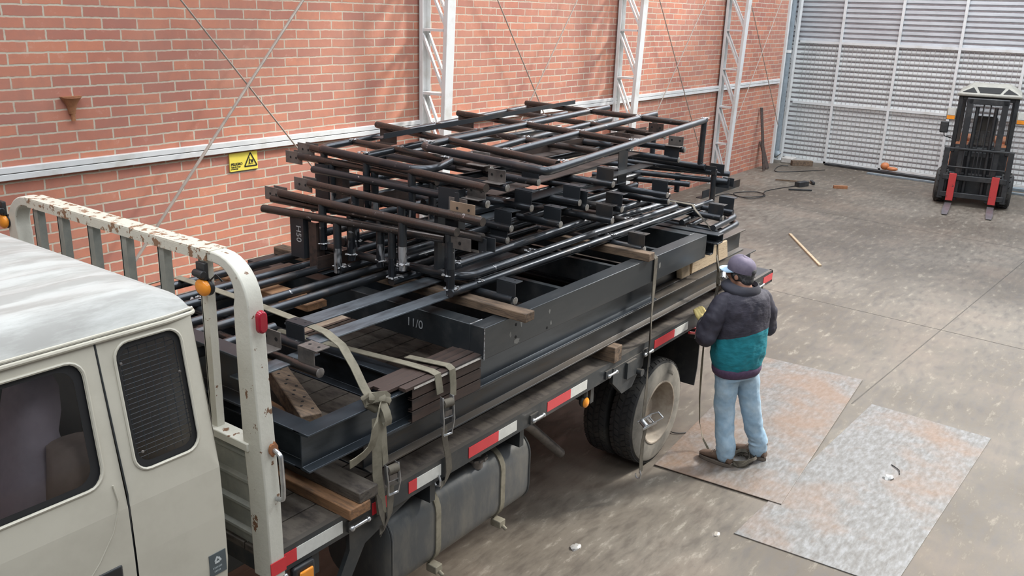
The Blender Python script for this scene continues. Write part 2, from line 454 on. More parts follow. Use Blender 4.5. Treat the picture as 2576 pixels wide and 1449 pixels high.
    def lathe(s, prof, c, axis='Y', seg=40, caps=True):
        """prof = [(offset along axis, radius)]"""
        c = V(c); rings = []
        for o, r in prof:
            ring = []
            for k in range(seg):
                a = 2 * math.pi * k / seg
                ca, sa = r * math.cos(a), r * math.sin(a)
                ring.append(c + (V((ca, o, sa)) if axis == 'Y' else V((o, ca, sa)) if axis == 'X' else V((ca, sa, o))))
            rings.append(ring)
        return s.loft(rings, caps)
    def build(s, name, mats, parent=None, bevel=0.0, sharp=35, origin=None):
        if not isinstance(mats, (list, tuple)): mats = [mats]
        off = V((0, 0, 0))
        if parent is not None:
            p = parent
            while p is not None:
                off += p.location; p = p.parent
        else:
            if origin is None:
                xs = [v[0] for v in s.v]; ys = [v[1] for v in s.v]; zs = [v[2] for v in s.v]
                off = V(((min(xs) + max(xs)) / 2, (min(ys) + max(ys)) / 2, min(zs)))
            else:
                off = V(origin)
        me = bpy.data.meshes.new(name)
        me.from_pydata([tuple(V(v) - off) for v in s.v], [], s.f)
        bm = bmesh.new(); bm.from_mesh(me)
        bmesh.ops.recalc_face_normals(bm, faces=bm.faces)
        bm.to_mesh(me); bm.free()
        for m in mats: me.materials.append(m)
        me.polygons.foreach_set('material_index', s.m)
        me.polygons.foreach_set('use_smooth', [True] * len(me.polygons))
        me.update()
        me.set_sharp_from_angle(angle=math.radians(sharp))
        o = bpy.data.objects.new(name, me)
        C.objects.link(o)
        if parent is None:
            o.location = off
        else:
            o.parent = parent
        if bevel:
            b = o.modifiers.new('bevel', 'BEVEL'); b.width = bevel; b.segments = 2; b.limit_method = 'ANGLE'
        return o

def thing(name, label, cat, loc, group=None):
    o = bpy.data.objects.new(name, None)
    o.empty_display_size = 0.1
    o.location = loc
    C.objects.link(o)
    return tag(o, label, cat, group)
def tag(o, label, cat, group=None, kind=None):
    o['label'] = label; o['category'] = cat
    if group: o['group'] = group
    if kind: o['kind'] = kind
    return o
def struct(o, label=None, cat=None):
    o['kind'] = 'structure'
    if label: o['label'] = label
    if cat: o['category'] = cat
    return o
def lerp(a, b, t): return V(a) * (1 - t) + V(b) * t
def text_mesh(name, body, size, mat, parent, loc, rot, extrude=0.001, bold=False):
    cu = bpy.data.curves.new(name, 'FONT')
    cu.body = body; cu.size = size; cu.extrude = extrude
    if bold: cu.offset = size * 0.025
    tmp = bpy.data.objects.new('tmp', cu)
    C.objects.link(tmp)
    dg = bpy.context.evaluated_depsgraph_get()
    me = bpy.data.meshes.new_from_object(tmp.evaluated_get(dg))
    bpy.data.objects.remove(tmp)
    me.name = name
    me.materials.clear(); me.materials.append(mat)
    o = bpy.data.objects.new(name, me)
    C.objects.link(o)
    off = V((0, 0, 0)); p = parent
    while p is not None:
        off += p.location; p = p.parent
    o.parent = parent
    o.location = V(loc) - off
    o.rotation_euler = rot
    return o
# ---------------------------------------------------------------- the hall
b = MB(); b.box(-8, 34, -14, 16, -0.2, 0.0)
struct(b.build('floor', M['floor'], origin=(0, 0, 0)), 'worn grey brown concrete floor of the hall', 'floor')
b = MB(); b.box(-8, 21.28, 7.65, 7.90, 0.0, 8.0)
struct(b.build('wall_left', M['brick'], origin=(0, 0, 0)), 'red facing brick wall with pale mortar joints', 'wall')
b = MB(); b.box(-8, 13.0, -14, 7.9, 8.30, 8.36)  # unseen sheet, added and ended here to keep sun off the load front
struct(b.build('sun_block_roof', simple('pale_sun_block_sheet', (0.55, 0.56, 0.56), 0.6)), 'unseen pale roof sheet added above the truck to block the sun', 'sun_block_roof')
# expansion joints in the floor
k = 1
for (x0, y0, x1, y1) in ((8.0, 1.84, 15.5, 1.30), (11.2, 6.6, 10.2, -6.0), (16.6, 6.6, 15.2, -4.0)):
    b = MB(); b.bar((x0, y0, 0.0008), (x1, y1, 0.0008), 0.012, 0.0014)
    struct(b.build('trim_%d' % k, simple('joint_line_%d' % k, (0.09, 0.08, 0.07), 0.9)), 'thin dark joint line in the concrete floor', 'joint'); k += 1
# the white double channel that runs along the brick wall
b = MB()
for z0, z1 in ((1.921, 1.972), (1.978, 2.029)):
    b.box(-6, 21.1, 7.60, 7.65, z0, z1)
struct(b.build('trim_4', M['white_paint'], bevel=0.004), 'white double channel rail along the brick wall', 'rail')

# far wall: ribbed sheet, frame, mesh
GX = 22.3
def ribbed(y0, y1, z0, z1, pitch, name, mats, x=GX):
    b = MB(); z = z0
    while z < z1 - 0.01:
        t = min(z + pitch, z1)
        h = t - z
        b.cur = 0
        b.prism([(0.0, z), (0.0, z + h * 0.08), (-0.035, z + h * 0.22), (-0.035, z + h * 0.70), (0.0, z + h * 0.80), (0.0, z + h), (0.02, z + h), (0.02, z)],
                (x, y0, 0), (x, y1, 0))
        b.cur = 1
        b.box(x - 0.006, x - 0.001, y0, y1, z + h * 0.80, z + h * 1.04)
        z = t
    return b.build(name, mats, origin=(0, 0, 0), sharp=20)
struct(ribbed(-12, 10.5, 0.03, 2.87, 0.1155, 'wall_back', [M['gate_low'], M['gate_gap']]), 'pale ribbed metal sheeting of the far wall, lower part', 'wall')
struct(ribbed(-12, 10.5, 2.87, 7.9, 0.115, 'wall_back_upper', [M['gate'], M['gate_gap']]), 'grey ribbed metal sheeting of the far wall, upper part', 'wall')

t = thing('gate_frame', 'white steel frame of uprights and rails in front of the ribbed metal far wall', 'gate frame', (GX - 0.06, 3.0, 0.0))
ups = [6.643 - 1.306 * j for j in range(0, 14)]
for y in ups:
    b = MB(); b.box(GX - 0.10, GX - 0.05, y - 0.028, y + 0.028, 0.0, 7.8); b.build('upright', M['white_paint'], t)
for z in (1.425, 2.87, 4.33):
    b = MB(); b.box(GX - 0.095, GX - 0.045, -11.8, 7.62, z - 0.028, z + 0.028); b.build('cross_rail', M['white_paint'], t)
b = MB(); b.box(GX - 0.10, GX - 0.04, -11.8, 7.62, 0.0, 0.05); b.build('bottom_rail', M['white_paint'], t)
# wire mesh panels between the uprights
for y0, y1 in zip([7.58] + ups, ups):
    for z0, z1, nm in ((0.05, 1.40, 0), (1.45, 2.84, 1)):
        b = MB()
        n = max(2, round((y0 - y1) / 0.097))
        for i in range(1, n):
            y = y0 + (y1 - y0) * i / n
            b.box(GX - 0.062, GX - 0.055, y - 0.004, y + 0.004, z0, z1)
        m = round((z1 - z0) / 0.1155)
        for i in range(1, m):
            z = z0 + (z1 - z0) * i / m
            b.box(GX - 0.056, GX - 0.049, y1, y0, z - 0.004, z + 0.004)
        b.build('mesh_panel', M['mesh'], t)

# lattice columns
def column(x, label, yo0=7.27, yo1=7.12, yi=7.62, ztop=7.8, hx=0.075):
    t = thing('lattice_column', label, 'column', (x, (yi + yo0) / 2, 0), 'white lattice columns against the brick wall')
    def yo(z): return yo0 + (yo1 - yo0) * min(z, 4.5) / 4.5
    b = MB()                                              # wall chord: channel open to the hall
    b.box(x - hx, x + hx, yi - 0.012, yi, 0, ztop)
    b.box(x - hx, x - hx + 0.010, yi - 0.065, yi, 0, ztop); b.box(x + hx - 0.010, x + hx, yi - 0.065, yi, 0, ztop)
    b.build('wall_chord', M['white_paint'], t, bevel=0.003)
    b = MB()
    for z0, z1 in ((0, 4.5), (4.5, ztop)):
        p0 = (x, yo(z0) + 0.03, z0); p1 = (x, yo(z1) + 0.03, z1)
        b.bar(p0, p1, 0.06, 2 * hx, up=(1, 0, 0))
    b.build('outer_chord', M['white_paint'], t, bevel=0.004)
    z = 0.10; k = 0
    while z < ztop - 0.8:
        for s in (-1, 1):
            b = MB(); xx = x + s * (hx - 0.018)
            b.bar((xx, yo(z + 0.04) + 0.05, z + 0.06), (xx, yi - 0.05, z + 0.70), 0.03, 0.03)
            b.build('diagonal', M['white_paint'], t)
        b = MB(); b.bar((x, yo(z) + 0.05, z + 0.75), (x, yi - 0.05, z + 0.75), 2 * hx - 0.02, 0.03)
        b.build('strut', M['white_paint'], t)
        z += 0.76
    b = MB(); b.box(x - 0.16, x + 0.16, yo0 - 0.06, yi, 0, 0.015); b.build('base_plate', M['white_paint'], t)
column(8.50, 'white lattice column on the brick wall just right of the yellow warning sign, nearest of the columns')
column(13.34, 'white lattice column on the brick wall behind the upper right end of the railing stack')
column(17.66, 'white lattice column on the brick wall, second from the corner with the metal wall')
column(22.02, 'white lattice column in the corner beside the blue grey downpipe', yo0=7.66, yo1=7.60, yi=7.98)

# downpipe and wall edge in the corner
t = thing('downpipe', 'blue grey round downpipe in the corner at the end of the brick wall', 'pipe', (21.42, 7.62, 0))
b = MB(); b.tube([(21.42, 7.62, 0.32), (21.42, 7.62, 7.6)], 0.085, 20); b.build('pipe', M['downpipe'], t)
b = MB(); b.tube([(21.42, 7.62, 0.34), (21.42, 7.62, 0.26), (21.42, 7.54, 0.18)], 0.092, 20); b.build('elbow', M['downpipe'], t)
for z in (2.62, 5.0):
    b = MB(); b.tube([(21.42, 7.62, z), (21.42, 7.62, z + 0.06)], 0.095, 20); b.build('collar', M['white_paint'], t)
b = MB(); b.box(21.20, 21.30, 7.60, 7.65, 0, 8.0)
struct(b.build('trim_5', M['white_paint']), 'white corner angle at the end of the brick wall', 'trim')

# brace rods on the wall
def rod(p0, p1, label, r=0.009):
    b = MB(); b.tube([p0, p1], r, 8)
    tag(b.build('brace_rod', M['rod']), label, 'brace rod', 'diagonal brace rods on the brick wall')
def seg(a, b_, z0, z1):
    """extend the line a-b to the heights z0 and z1"""
    a = V(a); b_ = V(b_); d = b_ - a
    return a + d * ((z0 - a.z) / d.z), a + d * ((z1 - a.z) / d.z)
p, q = seg((5.029, 7.45, 3.387), (6.267, 7.45, 1.959), 5.6, 0.05); rod(p, q, 'thin brace rod falling to the right across the brick wall left of the warning sign')
p, q = seg((6.436, 7.42, 3.423), (4.521, 7.42, 1.303), 5.6, 0.35); rod(p, q, 'thicker brace rod rising to the right across the brick wall behind the truck headboard', 0.015)
p, q = seg((9.874, 7.52, 3.512), (10.954, 7.52, 2.102), 5.0, 0.05); rod(p, q, 'brace rod falling to the right between the nearest and second lattice columns')
p, q = seg((11.792, 7.48, 3.562), (10.63, 7.48, 2.11), 5.2, 0.05); rod(p, q, 'brace rod rising to the right between the nearest and second lattice columns')
p, q = seg((14.504, 7.52, 3.632), (16.555, 7.52, 1.04), 4.85, 0.05); rod(p, q, 'brace rod falling to the right between the second and third lattice columns')
p, q = seg((16.328, 7.48, 3.68), (14.654, 7.48, 1.72), 4.95, 0.4); rod(p, q, 'brace rod rising to the right between the second and third lattice columns')
p, q = seg((18.56, 7.52, 3.738), (19.289, 7.52, 2.935), 4.4, 0.95); rod(p, q, 'brace rod falling to the right beside the corner of the brick wall')
p, q = seg((20.279, 7.48, 3.782), (17.841, 7.48, 0.54), 4.8, 0.5); rod(p, q, 'brace rod rising to the right beside the corner of the brick wall')

# warning sign
t = thing('warning_sign', 'yellow PELIGRO warning sign with a black triangle on the brick wall', 'sign', (5.75, 7.64, 1.715))
b = MB(); b.box(5.575, 5.925, 7.636, 7.65, 1.715, 1.905); b.build('sign_plate', M['sign_y'], t, bevel=0.003)
b = MB(); b.box(5.575, 5.925, 7.6362, 7.6492, 1.712, 1.7165); b.build('lower_edge', M['ink'], t)
b = MB()
TC = V((5.835, 7.634, 1.82)); tri = [(-0.078, -0.066), (0.078, -0.066), (0, 0.072)]
for i in range(3):
    a = tri[i]; c = tri[(i + 1) % 3]
    b.bar((TC.x + a[0], TC.y, TC.z + a[1]), (TC.x + c[0], TC.y, TC.z + c[1]), 0.013, 0.002, up=(0, 1, 0))
for p0, p1, w in (((-0.014, 0.016), (-0.010, 0.018), 0.014), ((-0.013, 0.006), (-0.016, -0.020), 0.010), ((-0.016, -0.020), (-0.026, -0.048), 0.006), ((-0.016, -0.020), (-0.006, -0.048), 0.006),
                  ((-0.012, 0.002), (0.006, -0.008), 0.006), ((0.018, -0.002), (0.018, -0.030), 0.022), ((0.004, -0.040), (0.034, -0.040), 0.005)):
    b.bar((TC.x + p0[0], TC.y, TC.z + p0[1]), (TC.x + p1[0], TC.y, TC.z + p1[1]), w, 0.002, up=(0, 1, 0))
b.build('pictogram', M['ink'], t)
RW = (math.radians(90), 0, 0)
text_mesh('wording', 'PELIGRO', 0.036, M['ink'], t, (5.590, 7.634, 1.778), RW, bold=True)
text_mesh('wording', 'Zona de Carga\ny Descarga', 0.019, M['ink'], t, (5.590, 7.634, 1.757), RW, bold=True)

# rusty conical wall fitting
t = thing('rusty_bracket', 'small rusty cone shaped bracket on the brick wall at the far left', 'bracket', (4.0, 7.60, 2.40))
b = MB(); b.lathe([(0.0, 0.028), (0.04, 0.034), (0.08, 0.045), (0.12, 0.070), (0.14, 0.088)], (4.0, 7.63, 2.42), 'Z', 16); b.build('cone', M['rust'], t)
b = MB(); b.box(3.915, 4.085, 7.60, 7.65, 2.562, 2.57); b.build('top_plate', M['rust'], t)
b = MB(); b.tube([(4.0, 7.62, 2.36), (4.0, 7.62, 2.43)], 0.018, 10); b.build('stem', M['rust'], t)

# floor: two checker plates
def slab(name, pts, z0, z1, mat, label):
    b = MB(); n = len(pts)
    b.add([(x, y, z0) for x, y in pts] + [(x, y, z1) for x, y in pts],
          [tuple(range(n))[::-1], tuple(range(n, 2 * n))] + [(i, (i + 1) % n, n + (i + 1) % n, n + i) for i in range(n)])
    return tag(b.build(name, mat, bevel=0.0015), label, 'floor plate', 'steel plates lying on the floor')
slab('floor_plate', [(5.246, 1.836), (8.103, 1.687), (8.053, 0.677), (5.30, 0.80)], 0.0, 0.007, M['fplate'], 'grey steel checker plate at the lower right, nearer the camera, overlapped by the rusty one')
slab('floor_plate', [(5.753, 2.715), (5.818, 1.712), (8.633, 1.918), (8.57, 2.93)], 0.007, 0.014, M['fplate_rust'], 'rust stained steel checker plate on which the man stands')

# odds and ends on the far floor
def cable(pts, label, r=0.008, mat='black'):
    b = MB()
    q = [V(p) for p in pts]; out = []
    for i in range(len(q) - 1):
        p0 = q[max(i - 1, 0)]; p1 = q[i]; p2 = q[i + 1]; p3 = q[min(i + 2, len(q) - 1)]
        for k in range(6):
            u = k / 6
            out.append(0.5 * ((2 * p1) + (-p0 + p2) * u + (2 * p0 - 5 * p1 + 4 * p2 - p3) * u * u + (-p0 + 3 * p1 - 3 * p2 + p3) * u ** 3))
    out.append(q[-1]); b.tube(out, r, 8)
    tag(b.build('cable', M[mat]), label, 'cable')
cable([(18.6, 6.1, .01), (17.6, 6.35, .01), (17.0, 6.2, .01), (16.6, 6.5, .01), (16.9, 6.75, .01), (17.3, 6.45, .015), (17.0, 6.15, .02), (16.5, 6.3, .02), (16.7, 6.8, .01), (16.2, 6.9, .01)],
      'dark cable looped on the floor beside the brick wall')
cable([(21.2, 6.3, .01), (20.4, 6.75, .01), (20.1, 7.1, .01), (20.9, 7.3, .01), (21.1, 7.15, .01)], 'thin dark cable on the floor in the corner by the far wall')
t = thing('hammer', 'long handled hammer lying on the far floor near the brick wall', 'hammer', (19.0, 6.4, 0))
b = MB(); b.bar((18.9, 6.65, .03), (19.15, 5.95, .03), 0.03, 0.03); b.build('handle', M['wood_old'], t)
b = MB(); b.bar((19.05, 5.86, .035), (19.25, 5.98, .035), 0.06, 0.06); b.build('head', M['fork_black'], t, bevel=0.008)
def offcut(label, p0, p1, w, h, mat, name='offcut', cat='offcut', bev=0.004):
    b = MB(); b.bar(p0, p1, w, h); return tag(b.build(name, mat, bevel=bev), label, cat)
offcut('small dark steel block on the far floor right of the hammer', (18.55, 6.05, .05), (18.85, 5.95, .05), .13, .10, M['fork_black'])
offcut('tiny dark offcut alone in the middle of the far floor', (19.0, 5.42, .03), (19.15, 5.18, .03), .07, .06, M['rust'])
offcut('thin dark bar on the far floor in front of the hammer', (18.05, 6.05, .02), (18.3, 5.65, .02), .03, .03, M['fork_black'])
t = thing('steel_angle', 'short dark steel angle on the floor behind the railing stack', 'steel angle', (16.9, 7.05, 0))
b = MB(); b.bar((15.9, 7.0, .075), (17.7, 6.98, .075), .012, .15); b.build('upright_leg', M['plate'], t)
b = MB(); b.bar((15.9, 7.06, .007), (17.7, 7.04, .007), .13, .012); b.build('flat_leg', M['plate'], t)
offcut('thin pale stick lying on the floor behind the man', (14.206, 4.646, .012), (12.59, 3.623, .012), .04, .02, M['wood_pale'], 'stick', 'stick', 0)
offcut('rust brown plank leaning against the brick wall near the corner', (19.9, 7.30, 0.02), (20.1, 7.60, 1.42), .07, .02, M['rusty'], 'plank', 'plank')
offcut('short brown plank leaning beside the taller one on the brick wall', (20.25, 7.35, 0.02), (20.35, 7.61, 0.62), .12, .02, M['rusty'], 'plank', 'plank')
offcut('brown wooden block on the floor in the corner', (21.3, 7.15, .06), (21.6, 6.75, .06), .15, .12, M['wood_old'], 'wood_block', 'wood block')
b = MB(); b.box(21.52, 21.85, 7.22, 7.50, 0, 0.13); tag(b.build('concrete_block', simple('pale_concrete', (0.5, 0.48, 0.45), 0.8), bevel=0.02), 'pale concrete block at the foot of the corner downpipe', 'block')
offcut('long dark steel strip along the foot of the far wall', (22.05, 6.55, .025), (21.6, 2.9, .025), .20, .05, M['fork_black'], 'steel_strip', 'steel strip')
offcut('second dark steel bar in front of the strip at the far wall', (21.45, 5.4, .02), (21.1, 1.2, .02), .10, .04, M['downpipe'], 'steel_strip', 'steel strip')
offcut('long blue grey bar on the floor behind the forklift, along the far wall', (21.75, 2.6, .03), (21.55, -4.0, .03), .22, .06, M['downpipe'], 'steel_strip', 'steel strip')
b = MB(); b.ball((22.02, 5.17, .145), .11, .10, .09, 12); b.ball((22.0, 5.0, .10), .07, .14, .05, 10)
tag(b.build('orange_bag', M['fork_orange']), 'small orange crumpled bag at the foot of the far wall', 'bag')
# litter nearer the camera
def scrap(x, y, z, r, col, label, seed):
    rn = random.Random(seed); b = MB(); n = 9; rings = []
    for h, f in ((0.0, 1.0), (0.25, 0.9), (0.5, 0.5)):
        rings.append([(x + r * f * (0.6 + 0.6 * rn.random()) * math.cos(2 * math.pi * k / n) * 1.3, y + r * f * (0.6 + 0.6 * rn.random()) * math.sin(2 * math.pi * k / n), z + r * h * (0.6 + 0.6 * rn.random())) for k in range(n)])
    b.loft(rings); tag(b.build('plastic_scrap', simple('scrap_%d' % seed, col, 0.4), sharp=20), label, 'litter')
scrap(6.75, 1.20, 0.0075, .040, (0.42, 0.42, 0.41), 'small pale scrap of clear plastic on the grey checker plate', 1)
cable([(6.98, 1.23, .012), (6.92, 1.16, .014), (6.86, 1.14, .012)], 'tiny bent black wire on the grey checker plate', .004)
scrap(4.42, 2.60, 0.0, .035, (0.36, 0.35, 0.33), 'small whitish scrap on the floor near the truck fuel tank', 2)
scrap(5.16, 1.93, 0.0, .026, (0.38, 0.34, 0.29), 'tiny pale scrap on the floor left of the plates', 3)
scrap(4.20, 1.88, 0.0, .040, (0.40, 0.40, 0.38), 'crumpled whitish scrap at the bottom edge of the floor', 4)
cable([(6.42, 2.93, .008), (6.36, 2.86, .010), (6.42, 2.78, .008), (6.50, 2.76, .008)], 'short dark wire on the floor behind the rear wheel', .004)
# ---------------------------------------------------------------- the truck
TR = thing('flatbed_truck', 'cream flatbed truck with a chipped headboard carrying stacked steel frames and railings', 'truck', (3.8, 3.66, 0))
BY0, BY1 = 2.68, 4.64
def ys(z):                              # near side skin of the cab
    return 2.65 + max(0.0, z - 1.75) * 0.20 + max(0.0, 1.25 - z) * 0.0
XR = 1.80
YM = 7.32                               # mirror: y -> YM - y
# cab shell: near side as a surface with two openings, built as a grid with holes
def roundrect(cx, cz, hx, hz, r, seg=5, skew=0.0):
    pts = []
    for (sx, sz, a0) in ((1, 1, 0), (-1, 1, 90), (-1, -1, 180), (1, -1, 270)):
        for k in range(seg + 1):
            a = math.radians(a0 + 90 * k / seg)
            x = cx + sx * (hx - r) + r * math.cos(a); z = cz + sz * (hz - r) + r * math.sin(a)
            pts.append((x + (z - cz) * skew, z))
    return pts
def ring_panel(b, outer, inner, yf, th=0.0):
    """panel between an outer outline and an inner outline with the same number of points"""
    n = len(outer)
    vs = [(x, yf(z), z) for x, z in outer] + [(x, yf(z), z) for x, z in inner]
    b.add(vs, [(i, (i + 1) % n, n + (i + 1) % n, n + i) for i in range(n)])
def squareify(inner, x0, x1, z0, z1):
    """outer rectangle points that pair with a rounded-rect outline (24 points)"""
    n = len(inner); q = n // 4; out = []
    cs = ((x1, z1), (x0, z1), (x0, z0), (x1, z0))
    for c in range(4):
        for k in range(q):
            u = k / (q - 1) - 0.5
            x, z = cs[c]
            out.append((x, z))
    return out
win = roundrect(1.610, 2.035, 0.128, 0.226, 0.055, skew=0.02)
dwin = roundrect(0.965, 2.030, 0.395, 0.215, 0.06, skew=0.03)
for side, nm in ((0, 'near'), (1, 'far')):
    yf = (lambda z: ys(z)) if side == 0 else (lambda z: YM - ys(z))
    b = MB()
    ring_panel(b, squareify(win, 1.432, XR, 1.70, 2.30), win, yf)
    # lower quarter panel, softly bulged, rear edge tapering to the bottom
    rows = [(1.70, 0), (1.5, -0.008), (1.3, -0.010), (1.12, -0.004), (1.02, 0.01), (0.95, 0.02)]
    g = []
    for z, d in rows:
        xr = XR if z > 1.3 else XR - 0.02 * (1.3 - z) / 0.3
        g.append([(x, yf(z) + (d if side == 0 else -d), z) for x in (1.432, 1.55, 1.70, xr)])
    for r0, r1 in zip(g, g[1:]):
        for i in range(3):
            b.add([r0[i], r0[i + 1], r1[i + 1], r1[i]], [(0, 1, 2, 3)])
    b.build('quarter_panel', M['cream'], TR, sharp=50)
    # door
    b = MB()
    ring_panel(b, squareify(dwin, 0.42, 1.424, 1.70, 2.30), dwin, yf)
    g = []
    for z, d in rows:
        g.append([(x, yf(z) + (d if side == 0 else -d), z) for x in (0.42, 0.8, 1.1, 1.424)])
    for r0, r1 in zip(g, g[1:]):
        for i in range(3):
            b.add([r0[i], r0[i + 1], r1[i + 1], r1[i]], [(0, 1, 2, 3)])
    dr = b.build('door', M['cream'], TR, sharp=50)
    # crease line on the door
    b = MB(); s = -1 if side == 0 else 1
    b.tube([(1.385, yf(1.80), 1.80), (1.392, yf(1.72), 1.74), (1.385, yf(1.6) + s * 0.000, 1.70), (1.36, yf(1.6) + s * 0.0027, 1.63), (1.30, yf(1.5) + s * 0.0062, 1.545), (1.20, yf(1.4) + s * 0.0086, 1.44), (1.10, yf(1.4) + s * 0.0096, 1.34), (1.0, yf(1.3) + s * 0.0085, 1.24)], 0.0028, 6)
    b.build('crease', M['cream'], dr)
    b = MB()
    b.tube([(1.428, yf(z) + s * -0.001, z) for z in (2.30, 2.0, 1.75, 1.5, 1.3, 1.0)], 0.003, 6)
    b.build('door_gap', M['chassis'], dr)
    b = MB()
    b.box(1.22, 1.375, yf(1.4) - 0.014 if side == 0 else yf(1.4), yf(1.4) if side == 0 else yf(1.4) + 0.014, 1.435, 1.50); b.build('door_handle', M['black'], dr, bevel=0.012)
    # window seals, glass
    for w, who in ((win, TR), (dwin, dr)):
        b = MB(); n = len(w)
        cx = sum(p[0] for p in w) / n; cz = sum(p[1] for p in w) / n
        inn = [(cx + (x - cx) * (0.86 if w is win else 0.93), cz + (z - cz) * 0.90) for x, z in w]
        ring_panel(b, w, inn, lambda z: yf(z) + (0.008 if side == 0 else -0.008))
        vs = [(x, yf(z), z) for x, z in w] + [(x, yf(z) + (0.009 if side == 0 else -0.009), z) for x, z in w]
        b.add(vs, [(i, (i + 1) % n, n + (i + 1) % n, n + i) for i in range(n)])
        b.build('window_seal', M['blackrub'], who, sharp=60)
        b = MB()
        b.add([(x, yf(z) + (0.010 if side == 0 else -0.010), z) for x, z in inn], [tuple(range(n))])
        b.build('window_glass', M['glass'], who)
        # pale rolled lip round the opening
        b = MB()
        b.tube([(cx + (x - cx) * 1.02, yf(z) - (0.001 if side == 0 else -0.001), cz + (z - cz) * 1.01) for x, z in w], 0.006, 6, closed=True)
        b.build('window_lip', M['cream'], who)
    # wire grille behind the quarter glass
    b = MB()
    for i in range(24):
        z = 1.84 + i * 0.0175
        b.tube([(1.49, yf(z) + (0.03 if side == 0 else -0.03), z), (1.73, yf(z) + (0.03 if side == 0 else -0.03), z + 0.004)], 0.0016, 4)
    for i in range(7):
        x = 1.51 + i * 0.035
        b.tube([(x, yf(1.83) + (0.03 if side == 0 else -0.03), 1.83), (x + 0.01, yf(2.25) + (0.03 if side == 0 else -0.03), 2.25)], 0.0016, 4)
    b.build('window_grille', M['chassis'], TR)
# studs on the quarter glass
for x, z in ((1.505, 2.19), (1.715, 2.10), (1.515, 1.87)):
    b = MB(); b.ball((x, ys(z) + 0.004, z), 0.006, 0.005, 0.006, 8); b.build('window_stud', M['bracket'], TR)
# sill ridge and step at the bottom of the cab
b = MB(); b.box(0.3, 1.79, 2.635, 2.67, 1.175, 1.205); b.box(0.3, 1.76, 2.67, 4.65, 0.80, 1.175)
b.build('sill', M['cream'], TR, bevel=0.012)
# rear wall, front wall, floor
b = MB()
secs = []
for z in (0.95, 1.3, 1.7, 1.9, 2.1, 2.2, 2.30):
    y0 = ys(z)
    ring = []
    for u in (0, 0.03, 0.08, 0.5, 0.92, 0.97, 1):
        y = y0 + (YM - 2 * y0) * u
        e = 0.03 * (1 - min(1, min(u, 1 - u) / 0.08)) if u not in (0, 1) else 0.0
        ring.append((XR + (0.0 if u in (0, 1) else 0.022), y, z))
    secs.append(ring)
for r0, r1 in zip(secs, secs[1:]):
    for i in range(6):
        b.add([r0[i], r0[i + 1], r1[i + 1], r1[i]], [(0, 1, 2, 3)])
b.build('rear_wall', M['cream'], TR, sharp=60)
b = MB()
b.add([(0.42, ys(1.7), 0.95), (0.42, YM - ys(1.7), 0.95), (0.42, YM - ys(1.7), 1.70), (0.42, ys(1.7), 1.70)], [(0, 1, 2, 3)])
b.box(-0.02, 0.42, 2.72, 4.60, 0.75, 1.68)
b.build('nose', M['cream'], TR, bevel=0.05)
b = MB(); b.add([(0.0, 2.74, 1.69), (0.0, 4.58, 1.69), (0.42, 4.52, 2.28), (0.42, 2.80, 2.28)], [(0, 1, 2, 3)]); b.build('windscreen', M['glass'], TR)
b = MB(); b.box(0.1, 1.78, 2.72, 4.60, 1.18, 1.22); b.box(1.44, 1.47, 2.85, 4.47, 1.22, 1.62); b.build('cab_floor', M['interior'], TR)
# roof with long ribs, rounded edges and drip rail
b = MB()
nx, ny = 14, 60
grid = []
for i in range(nx + 1):
    u = i / nx; x = 0.30 + (XR + 0.015 - 0.30) * u
    row = []
    for j in range(ny + 1):
        v = j / ny; y = 2.762 + (YM - 2 * 2.762) * v
        d = min(v, 1 - v) * (YM - 2 * 2.762)                 # distance from the side edge
        h = 0.118 * (1 - max(0.0, 1 - d / 0.15) ** 2.2)
        dx = (XR + 0.015) - x
        if dx < 0.22: h *= 1 - (1 - dx / 0.22) ** 2.6 * 0.55
        fx = x - 0.30
        if fx < 0.2: h *= 1 - (1 - fx / 0.2) ** 2.4 * 0.7
        if d > 0.20:
            ph = (d - 0.20) % 0.17 if v <= 0.5 else (d - 0.20) % 0.17
            ripple = 0.020 * (0.5 - 0.5 * math.cos(2 * math.pi * ph / 0.17)) ** 3
            h += ripple * min(1, dx / 0.25)
        row.append((x, y, 2.29 + h))
    grid.append(row)
vs = [p for r in grid for p in r]; w = ny + 1
b.add(vs, [(i * w + j, i * w + j + 1, (i + 1) * w + j + 1, (i + 1) * w + j) for i in range(nx) for j in range(ny)])
b.add([grid[-1][j] for j in range(w)] + [(XR + 0.015, grid[-1][j][1], 2.286) for j in range(w)], [(j, j + 1, w + j + 1, w + j) for j in range(ny)])
b.build('roof', M['roofpaint'], TR, sharp=70)
b = MB()
b.tube([(0.42, 2.752, 2.292), (1.70, 2.752, 2.292), (XR + 0.028, 2.768, 2.292), (XR + 0.034, 2.85, 2.292), (XR + 0.034, 4.47, 2.292), (XR + 0.028, 4.552, 2.292), (1.70, 4.568, 2.292), (0.42, 4.568, 2.292)], 0.009, 8, fillet=0.04)
b.tube([(0.42, 2.758, 2.308), (1.70, 2.758, 2.308), (XR + 0.02, 2.776, 2.308)], 0.006, 8)
b.build('drip_rail', M['cream'], TR)
b = MB(); b.box(1.375, 1.40, 3.66, 3.68, 2.405, 2.425); b.build('roof_stud', M['rust'], TR)
